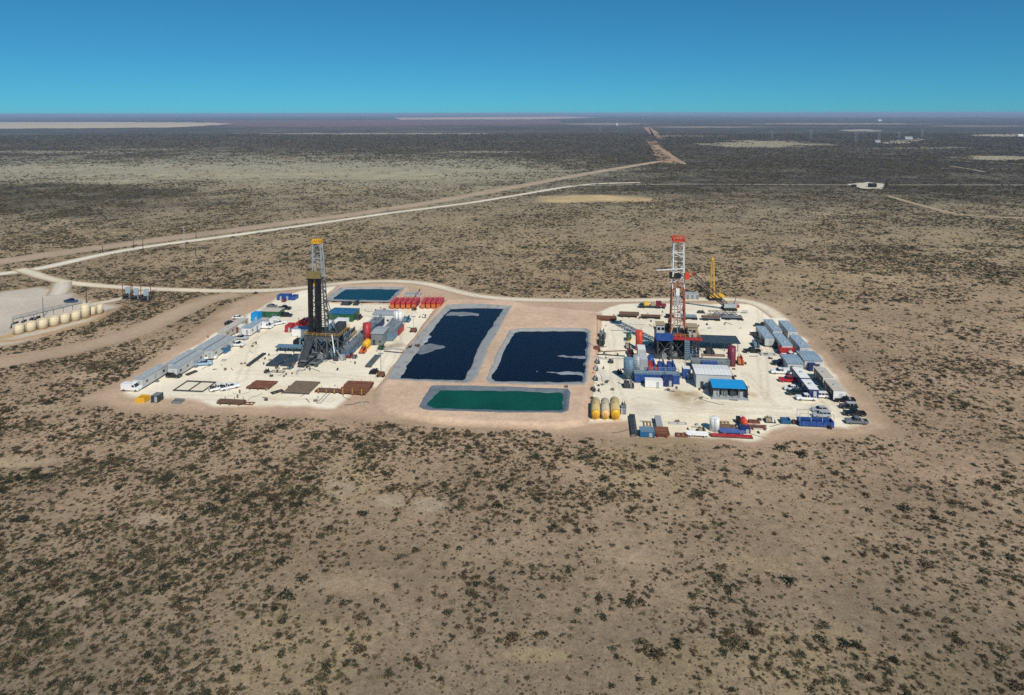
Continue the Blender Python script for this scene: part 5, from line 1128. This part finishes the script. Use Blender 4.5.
def canopy_house(x0, x1, yb, L, h, label):
    c, w = front_edge(x0, x1, yb); t = thing('canopy_shelter', label, 'shelter', c, YAW)
    MB().box(-w/2 - .4, w/2 + .4, -1.0, L, 0, .25).build('base', LGREY, t)
    MB().quadbox([(-w/2, .4, h - .6), (w/2, .4, h - .6), (w/2, L, h), (-w/2, L, h), (-w/2, .4, h - .5), (w/2, .4, h - .5), (w/2, L, h + .1), (-w/2, L, h + .1)]).build('roof', SKYB, t)
    for k in range(6):
        xx = -w/2 + .2 + k*(w - .4)/5
        for yy, hh in ((.6, h - .62), (L - .2, h - .1)): MB().beam((xx, yy, .25), (xx, yy, hh), .18).build('post', DGREY, t)
    for k in range(4): xx = -w/2 + (k + .5)*w/4; MB().box(xx - .9, xx + .9, 1.6, L - 1, .26, 1.9).build('equipment_box', (LGREY, MGREY, DGREY, LGREY)[k], t)
    MB().box(-w/2 - .3, -w/2 - .1, .3, L, .25, h - .3).build('side_wall', BLACK, t); MB().box(w/2 + .1, w/2 + .3, .3, L, .25, h - .3).build('side_wall', BLACK, t); return t
canopy_house(713,746.5,398.8,6,3.6,'shelter with a bright blue roof in front of the white roofed shed')
container(683,690.2,379,2.6,3.4,BLUE,'blue box with white roof left of the white roofed shed',roof=WHITE); skid_unit(688,695,357.5,3,3.2,BLUE,'blue and white machine below the right side of the rig floor',WHITE)
mud_tank(G(657,383.5),14,3.5,2.8,BLUE,'long blue mud tank in front of the red and white rig',deckm=BLUEGREY,railm=LGREY); container(645.5,662.5,388,2.4,2.4,WHITE,'white box with open end in front of the long blue mud tank'); container(663,673,386.8,2.4,3.0,NAVY,'navy blue box right of the open white box')
for k in range(3): skid_unit(648 + 9.5*k, 657 + 9.5*k, 372.5, 5, 3.2, (RED, BLUE, BLUE)[k], ['red and dark pump behind the long blue mud tank','blue pump, middle one behind the long blue mud tank','blue pump, right one behind the long blue mud tank'][k], BLUE)
vtank(628.5,379.5,1.6,7.0,BLUEGREY,'blue grey silo left of the long blue mud tank',name='silo',cat='silo',base=1.8); vtank(636.5,376.5,1.1,7.0,LGREY,'slim pale silo between blue grey silo and white box',name='silo',cat='silo',base=1.6)
container(640.5,647.5,373,5,4.6,LGREY,'pale grey tall box right of the slim silo',roof=GREYW); vtank(639,350,1.25,7.2,ORANGE,'tall orange cylinder tank left of the red and white rig'); container(638,645.5,362.5,5,4.6,GREYW,'white topped tall box below the orange cylinder',roof=WHITE)
htank(651,365.5,3.2,1.1,BLUE,BLUE,'small blue tank lying below the rig floor'); skid_unit(623,634,388.5,3,2.2,DGREY,'dark pump skid at the foot of the blue grey silo',MGREY); skid_unit(617,622,374.5,2.4,1.3,BLACK,'black valve unit left of the blue grey silo')
vehicle('pickup',630.5,354.5,95,mat('maroon car paint',(104,22,30),.3,0,.12,1,.5),'maroon pickup left of the tall orange cylinder'); htank(629,341.5,2.4,1.0,GREEN,GREEN,'small green tank left of the orange cylinder'); skid_unit(625.5,631,349,3,2,TANBOX,'tan machine behind the maroon pickup',NAVY)
skid_unit(598.5,604,346.5,6,3.4,DGREY,'dark grey machine by the edge of the right pond, near half',BLACK); skid_unit(599,605.5,339,5,2.8,MGREY,'grey machine by the edge of the right pond, far half',DGREY); light_tower(597,350.5,13,'tall thin red and grey light mast beside the right pond',RUST)
hose([(588,354),(606,354.6),(625,356)],.2,DGREY,'dark discharge pipe from the rig to the right pond, upper line'); hose([(586,358),(606,358.6),(628,358)],.2,LGREY,'pale discharge pipe from the rig to the right pond, lower line'); hose([(592,352),(612,351),(626,350.4)],.14,RUST,'thin rusty hose above the discharge pipes')
for k, (x, y) in enumerate([(597.5,364),(611,363.5),(596,371),(595.5,381),(593,392),(594,404),(566,391)]): skid_unit(x - 2.4, x + 2.4, y, 2.2, 1.3, (MGREY, DGREY, LGREY)[k % 3], ['small grey valve skid nearest the discharge pipes by the right pond','small dark valve skid on the pad between discharge pipes and silos','pale valve skid second down along the pond edge','grey valve skid in the middle of the row along the pond edge','dark valve skid above the yellow tanks by the bank','pale valve skid touching the back of the left yellow tank','small grey pump on the bank at the green pond\'s corner'][k])
# back row of the right pad
pipe_rack(597.5,616,321.2,4,4,RUST,'rusty pipe stack at the back left corner of the right pad'); pipe_rack(620,638.5,317.8,3.5,4,BROWN,'brown pipe stack on stands, second along the back of the right pad',z0=.9); flatbed(641,660.5,319.2,'empty flatbed trailer along the back of the right pad',m=RUST)
flatbed(681,697,320,'flatbed trailer with a tall load of blue grey pipe behind the rig mast',load=BLUEGREY); flatbed(702,720,321,'flatbed trailer with a low load of brown pipe right of the mast',load=BROWN); flatbed(724,742.5,320.4,'empty flatbed trailer at the back right of the pad',m=MGREY,loadh=.3); flatbed(666,672.5,318.5,'short dark flatbed half hidden by the mast',m=BLACK)
skid_unit(697.5,705,313.5,2,1.2,DGREY,'dark low machine behind the flatbed trailers')
def boom_section(x0, x1, yb, w, m, label):
    c, L = front_edge(x0, x1, yb); t = thing('lattice_boom_section', label, 'boom section', c, YAW); h = w
    for y in (0, w):
        for z in (.1, h): MB().beam((-L/2, y, z), (L/2, y, z), .16).build('chord', m, t)
    n = max(4, int(L / 1.6))
    for k in range(n):
        for y in (0, w): MB().beam((-L/2 + L*k/n, y, .1 if k % 2 else h), (-L/2 + L*(k+1)/n, y, h if k % 2 else .1), .1).build('lacing', m, t)
        MB().beam((-L/2 + L*k/n, 0, h), (-L/2 + L*k/n, w, h), .1).build('lacing', m, t)
    return t
boom_section(709,738,316,1.8,BLACK,'black lattice boom section lying behind the flatbed trailers'); boom_section(715,736,317.6,1.6,NAVY,'dark blue lattice boom section lying beside the black one')
# lowboy truck with red cab on the access road
def truck(x0, x1, yb, label):
    c, w = front_edge(x0, x1, yb); t = thing('semi_truck', label, 'truck', c, YAW)
    MB().box(-w/2, w/2 - 3.2, 0, 2.5, .9, 1.15).build('trailer_deck', DGREY, t); cb = MB().box(w/2 - 4.4, w/2 - 2.0, .1, 2.4, 1.1, 3.0, .1, .1).build('cab', MAROON, t); MB().box(w/2 - 2.0, w/2, .25, 2.25, .9, 1.9, .0, .15).build('hood', MAROON, t)
    MB().box(w/2 - 1.99, w/2 - 1.93, .35, 2.15, 1.95, 2.75).build('windscreen', GLASS, cb); MB().box(w/2 - 3.6, w/2 - 2.5, .06, .12, 1.9, 2.7).build('side_window', GLASS, cb)
    for xx in (-w*.42, -w*.42 + 1.15, w*.16, w*.16 + 1.15, w/2 - .9):
        for yy in (.25, 2.25): piece('wheel', share('fw:wheel', lambda: MB().tube([(0, -.2, 0), (0, .2, 0)], .48, 12)), RUBBER, t, (xx, yy, .48))
    MB().box(-w*.30, -w*.12, .4, 2.1, 1.16, 2.7, .2, .2).build('cargo', YEL, t); MB().box(-w*.06, w*.12, .3, 2.2, 1.16, 2.4, .3, .1).build('cargo', TANBOX, t); MB().tube([(-w*.46, 1.2, 1.6), (-w*.32, 1.2, 2.0)], .4, 10).build('cargo', DGREY, t); return t
truck(639,666,308.6,'semi truck with red cab hauling yellow machinery on the access road')
for k in range(3): container(684.5 + 4.8*k, 689 + 4.8*k, 299.3, 3.6, 2.6, LGREY, ['grey box, left one of three beyond the access road','grey box, middle one of three beyond the access road','grey box, right one of three beyond the access road'][k], roof=ROOFG)
# cranes
def lattice(t, a, b, w0, w1, m, name, n):
    a, b = Vector(a), Vector(b); d = (b - a).normalized(); r = d.cross(Vector((0, 1, .3))).normalized(); u = r.cross(d)
    def c(k, s1, s2): f_ = k / n; w = w0 + (w1 - w0) * f_; return a.lerp(b, f_) + r * (s1 * w/2) + u * (s2 * w/2)
    for s1 in (-1, 1):
        for s2 in (-1, 1): MB().beam(c(0, s1, s2), c(n, s1, s2), .2).build(name + '_chord', m, t)
    for k in range(n):
        for s in (-1, 1): MB().beam(c(k, s if k % 2 else -s, -1), c(k+1, -s if k % 2 else s, -1), .12).build(name + '_lacing', m, t) if s == 1 else MB().beam(c(k, -1, s), c(k+1, -1, -s), .12).build(name + '_lacing', m, t)
def crane(px, py, tip, m, cabm, label, tipm=None, hd=0, back=None):
    g_ = G(px, py); t = thing('crawler_crane', label, 'crane', g_, R(hd)); h = zat(tip[0], tip[1], g_.y); x_ = (tip[0] - px) * (g_.y * .98) / F_PX
    for s in (-1, 1): MB().prismx([(-2.8, .1), (2.8, .1), (3.1, .5), (2.8, .95), (-2.8, .95), (-3.1, .5)], s*1.7 - .4, s*1.7 + .4).build('track', BLACK, t)
    MB().box(-1.4, 3.6, -1.4, 1.4, 1.05, 2.6).build('machine_house', cabm, t); MB().box(2.9, 4.1, -1.5, 1.5, 1.1, 2.3).build('counterweight', tipm or cabm, t); cb = MB().box(-2.6, -1.0, -1.5, -.3, 1.1, 2.9, .1, .1).build('cab', cabm, t); MB().box(-2.66, -2.5, -1.4, -.4, 1.8, 2.7).build('window', GLASS, cb)
    L = math.hypot(x_, h); lattice(t, (-1.0, 0, 1.6), (x_, 0, h), 1.9, .9, m, 'boom', max(8, int(L / 1.7)))
    MB().box(x_ - .5, x_ + .5, -.4, .4, h - .5, h + .5).build('boom_head', tipm or m, t)
    MB().tube([(3.0, 0, 5.0), (x_, 0, h)], .05, 5).build('pendant_line', BLACK, t); MB().beam((2.2, 0, 2.6), (3.0, 0, 5.2), .2).build('gantry', m, t)
    MB().tube([(x_ - .3, 0, h), (x_ - .3, 0, h*.45)], .04, 5).build('hoist_line', BLACK, t); return t
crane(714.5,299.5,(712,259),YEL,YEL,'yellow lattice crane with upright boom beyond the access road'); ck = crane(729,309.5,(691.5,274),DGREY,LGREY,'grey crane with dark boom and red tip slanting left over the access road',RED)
lattice(ck, (-1.6, .9, 1.6), ((695.5 - 729) * ck.location.y * .98 / F_PX, 1.2, zat(695.5, 285, ck.location.y)), 1.1, .6, BLACK, 'boom_shadow', 12)  # black lattice added in place of the crane boom's ground shadow
boom_section(742,748,313.5,1.0,LGREY,'short grey boom stub right of the grey crane')

# ================================================================ tank battery, poles, far things
def battery():
    tk = [(17.5,334.5,8.6,10.8),(29.5,331.8,8.6,10.8),(41.5,329,8.6,10.8),(52.8,326.4,8.6,10.8),(63.6,323.8,8.6,10.8),(74.4,321,8.4,10.6),(84,318.3,8.2,15.6),(92.3,315.6,4.8,9.6),(99,314.2,5.8,11)]
    lab = ['nearest cream storage tank at the left end of the battery','second cream storage tank from the left end','third cream storage tank from the left end','fourth cream storage tank from the left end','fifth cream storage tank from the left end','sixth cream storage tank, just left of the tall one','tall cream storage tank rising above the rest of the battery','slim small cream tank right of the tall one','rightmost cream storage tank of the battery']
    for (x, yb, wpx, hpx), lb in zip(tk, lab):
        g_ = G(x, yb, .04); s = g_.y * 1.02 / F_PX; r = wpx * s * .57; vtank(x, yb, r, hpx * s * .86, CREAM, lb + ' beside the white gravel', name='storage_tank', group='cream battery tanks', loc=g_ + Vector((-.2*r, r*.6, 0)))
    a, b = G(13, 330), G(82, 312.6); d = b - a; t = thing('tank_walkway', 'grey steel walkway running behind the cream tanks', 'walkway', a, math.atan2(d.y, d.x)); L = d.length; zz = 4.2
    MB().box(0, L, -.5, .5, zz, zz + .12).build('grating', MGREY, t); rail(MB(), [(0, .5, zz + .12), (L, .5, zz + .12)], 1.1, 3).build('handrail', MGREY, t); rail(MB(), [(0, -.5, zz + .12), (L, -.5, zz + .12)], 1.1, 3).build('handrail', MGREY, t)
    for k in range(8): MB().beam((L*k/7, 0, 0), (L*k/7, 0, zz - .01), .16).build('post', MGREY, t)
    # low containment bank in front
    pts = [(-8,343),(14,341.5),(40,336),(70,328.5),(98,321),(108,315)]
    w_ = [G(*p, .0) for p in pts]; o = w_[0]; m = MB(); q = [p - Vector((o.x, o.y, 0)) for p in w_]
    m.tube(q, .9, 10); ob = m.build('containment_bank', mat('clay bank', (170, 140, 104), .95, 0, .4)); ob.location = (o.x, o.y, -.2); tag(ob, kind='structure')
    skid_unit(9.5,14,328.5,3,2.4,NAVY,'dark blue pump house at the left end of the cream tanks')
    for k, (x, y) in enumerate([(22,325),(30,322.5),(36,321)]): skid_unit(x - 2, x + 2, y, 2, 2, DGREY, ['dark pipework left of three behind the cream tanks','dark pipework in the middle behind the cream tanks','dark pipework right of three behind the cream tanks'][k])
battery()
def pole(px, yb, yt, label, m=WOOD, arm=True):
    g_ = G(px, yb, .0); h = max(5, zat(px, yt, g_.y)); t = thing('power_pole', label, 'power pole', g_, R(25), 'power poles along the road')
    MB().tube([(0, 0, 0), (0, 0, h)], [.2, .13], 8).build('pole', m, t)
    if arm:
        MB().beam((-1.3, 0, h - .7), (1.3, 0, h - .7), .16).build('crossarm', m, t)
        for xx in (-1.2, -.5, .5, 1.2): MB().cyl(xx, 0, h - .6, h - .3, .07, 6).build('insulator', GREYW, t)
    return t
DK = mat('dark creosoted pole', (62, 54, 46), .9, 0, .2)
for a in [(102.7,253,245,'dark power pole farthest left beside the brown strip'),(133.6,248.5,237.5,'dark power pole, left one of a close pair by the brown strip'),(143,250.5,238.5,'dark power pole, right one of a close pair by the brown strip'),(195.5,255,243.5,'dark power pole just below the white road near the pale tall pole'),(207.8,281,267.5,'dark power pole standing alone above the access road'),(196.2,238.5,226,'dark power pole above the white road near the pale tall pole'),(288,265,252,'dark power pole in the scrub left of the dark rig'),(272,247,239,'distant dark power pole in the scrub below the white road'),(388,211,204,'distant power pole beside the road beyond the dark rig'),(86.4,303,288,'dark power pole behind the tall cream tank'),(43.3,317,297,'grey light pole behind the cream tanks')]: pole(*a[:3], a[3], MGREY if 'grey' in a[3] else DK, 'light' not in a[3])
pole(184.2,246.5,226,'pale tall pole between the white road and the brown strip',GREYW)
def heater(px, yb, label):
    g_ = G(px, yb, .0); t = thing('separator_unit', label, 'machine', g_, R(15), 'separator units by the access road')
    MB().box(-2.2, 2.2, -1.2, 1.2, 0, .3).build('skid', BLACK, t); MB().tube([(-2.0, .3, 1.3), (2.0, .3, 1.3)], .8, 12).build('vessel', BLACK, t); MB().box(-1.1, 1.0, .9, 1.3, 2.2, 5.2).build('blue_panel', mat('faded blue panel', (150,168,176), .6, 0, .5), t)
    for xx, h in ((-2.1, 10.0), (2.0, 8.6)): MB().cyl(xx, .6, .3, h, .16, 8).build('stack', RUST, t)
    MB().tube([(-2.2, -1, .5), (2.2, -1, .5), (2.2, -1, 1.6)], .15, 8).build('pipe', DGREY, t); MB().cyl(1.0, -.6, .3, 2.6, .35, 10).build('drum', MGREY, t); return t
for x, y, l in [(127.5,298.5,'left one'),(136,299.8,'middle one'),(145.8,301,'right one')]: heater(x, y, 'dark separator with blue panel and thin stacks by the access road, %s of three' % l)
# far things on the plain
def pylon(px, yb, yt, label):
    g_ = G(px, yb, .0); h = zat(px, yt, g_.y); t = thing('transmission_pole', label, 'power pole', g_, R(10), 'far transmission poles')
    for s in (-1, 1): MB().tube([(s*3, 0, 0), (s*3, 0, h)], [.5, .35], 6).build('pole', SILVER, t)
    MB().beam((-7, 0, h - 2.5), (7, 0, h - 2.5), .5).build('crossarm', SILVER, t); MB().beam((-3, 0, h*.3), (3, 0, h*.7), .3).build('brace', SILVER, t)
for x, yb, yt, w in [(772,139,130.5,'leftmost'),(811,139.5,129.5,'second from left'),(856,142.5,129,'third from left'),(879,141.5,130,'middle'),(899,139,132,'second tall'),(922,138,129.5,'rightmost')]: pylon(x, yb, yt, 'far silvery transmission pole on the right plain, %s of six' % w)
pylon(367,119.6,115.6,'far pale mast on the left horizon near the tan field'); pylon(600,131,126.8,'far silvery pole near the straight bare strip')
def far_shed(px, yb, w, h, L, m, label, roof=None):
    g_ = G(px, yb, .0); t = thing('far_building', label, 'building', g_, R(8)); MB().box(-w/2, w/2, 0, L, 0, h).build('wall', m, t); MB().prism([(-.5, h), (L + .5, h), (L*.5, h + L*.15)], -w/2 - .4, w/2 + .4).build('roof', roof or m, t)
    if w < 15:
     for k in range(3): MB().box(-w*.35 + k*w*.3, -w*.2 + k*w*.3, -.06, -.01, h*.2, h*.7).build('window', GLASS, t)
far_shed(874,187.5,7,4,6,BLACK,'dark shed on the small far white pad at right',DGREY); far_shed(855,187,4,2.2,4,BLACK,'small dark box left on the far white pad at right',DGREY); far_shed(878,142.6,16,6,10,LGREY,'white building left of the far pad below the transmission poles'); far_shed(909,139.4,26,7,12,LGREY,'pale blue building on the far pad among transmission poles'); far_shed(72,116.0,50,26,40,WHITE,'tiny white building on the left horizon'); far_shed(79,115.9,36,22,40,WHITE,'second tiny white building on the left horizon'); far_shed(880,121,36,12,20,WHITE,'tiny white building far away on the right plain'); far_shed(617,125.5,14,14,12,WHITE,'tiny pale tank building beyond the straight bare strip'); far_shed(1021,136.5,20,6,14,WHITE,'white building far away at the right picture edge')
for k, (px, yb, s) in enumerate([(886,188,5.5)]):
    g_ = G(px, yb, 0); t = thing('far_tree', 'dark tree beside the far white pad at right', 'tree', g_); MB().tube([(0, 0, 0), (0, 0, s*.7)], [.35, .15], 6).build('trunk', WOOD, t)
    rs = np.random.default_rng(5); q = MB()
    for _ in range(260):
        v = rs.normal(size=3); v /= np.linalg.norm(v); c0 = Vector(v * rs.uniform(.5, 1) * s * .5) * (1 + .3*math.sin(v[0]*7)) + Vector((0, 0, s*.75)); a1 = Vector(rs.normal(size=3)).normalized() * .5; b1 = Vector(rs.normal(size=3)).normalized() * .5; i = len(q.v); q.v += [tuple(c0 + a1), tuple(c0 + b1), tuple(c0 - a1)]; q.f.append((i, i+1, i+2))
    me = bpy.data.meshes.new('crown'); me.from_pydata(q.v, [], q.f); me.materials.append(M_LEAF[1]); ob = bpy.data.objects.new('crown', me); col.objects.link(ob); ob.parent = t

# ---- hoses, timber and steel offcuts strewn round the working areas of both pads
def litter():
    rs = random.Random(21); zones = [(300,380,318,372),(262,300,355,378),(205,262,330,372),(600,690,340,392),(690,752,352,405),(632,770,420,437),(752,800,335,360),(590,606,350,415),(600,745,312,330),(215,375,384,404),(338,420,300,352)]
    def spot():
        z = rs.choice(zones); return G(rs.uniform(z[0], z[1]), rs.uniform(z[2], z[3]), GZ + .01)
    q = MB()
    for k in range(60):
        p = spot(); a = rs.uniform(0, 6.28); pts = []
        for j in range(7): pts.append((p.x, p.y, .10)); p = p + Vector((math.cos(a), math.sin(a), 0)) * rs.uniform(.7, 1.5); a += rs.uniform(-.7, .7)
        q.tube(pts, rs.uniform(.04, .08), 5)
    tag(q.build('loose_hoses', BLACK), 'thin black hoses and cables strewn across both caliche pads', 'hoses', kind='stuff')
    for nm, m, lab, cat, n in (('loose_timber', WOOD, 'small brown timber blocks and pallets strewn across both caliche pads', 'timber', 90), ('loose_fittings', DGREY, 'small dark steel fittings and drums strewn across both caliche pads', 'fittings', 130), ('loose_pale_bits', LGREY, 'small pale buckets, sacks and sheets strewn across both caliche pads', 'debris', 90)):
        q = MB()
        for k in range(n):
            p = spot(); r_ = rs.random(); w, d_, h = rs.uniform(.15, .6), rs.uniform(.15, .5), rs.uniform(.15, .7)
            if r_ < .6: q.box(p.x - w, p.x + w, p.y - d_, p.y + d_, GZ, GZ + h, .03, .03)
            elif r_ < .8: q.cyl(p.x, p.y, GZ, GZ + h + .3, .28, 8)
            else: a = rs.uniform(0, 6.28); L = rs.uniform(1, 4); q.beam((p.x, p.y, GZ + .1), (p.x + L*math.cos(a), p.y + L*math.sin(a), GZ + .1), .16)
        tag(q.build(nm, m), lab, cat, kind='stuff')
litter()

# ---------------------------------------------------------------- air: even pale haze over the plain
def haze():
    m = bpy.data.materials.new('haze'); m.use_nodes = True; n = m.node_tree.nodes; l = m.node_tree.links
    n.remove(n['Principled BSDF']); pv = n.new('ShaderNodeVolumePrincipled')
    pv.inputs['Color'].default_value = (0.55, 0.74, 1.0, 1); pv.inputs['Density'].default_value = 0.00008; pv.inputs['Anisotropy'].default_value = 0.0
    l.new(pv.outputs[0], n['Material Output'].inputs['Volume'])
    o = hz.build('haze', m); tag(o, 'thin pale blue haze over the whole plain', 'haze', kind='stuff')
haze()
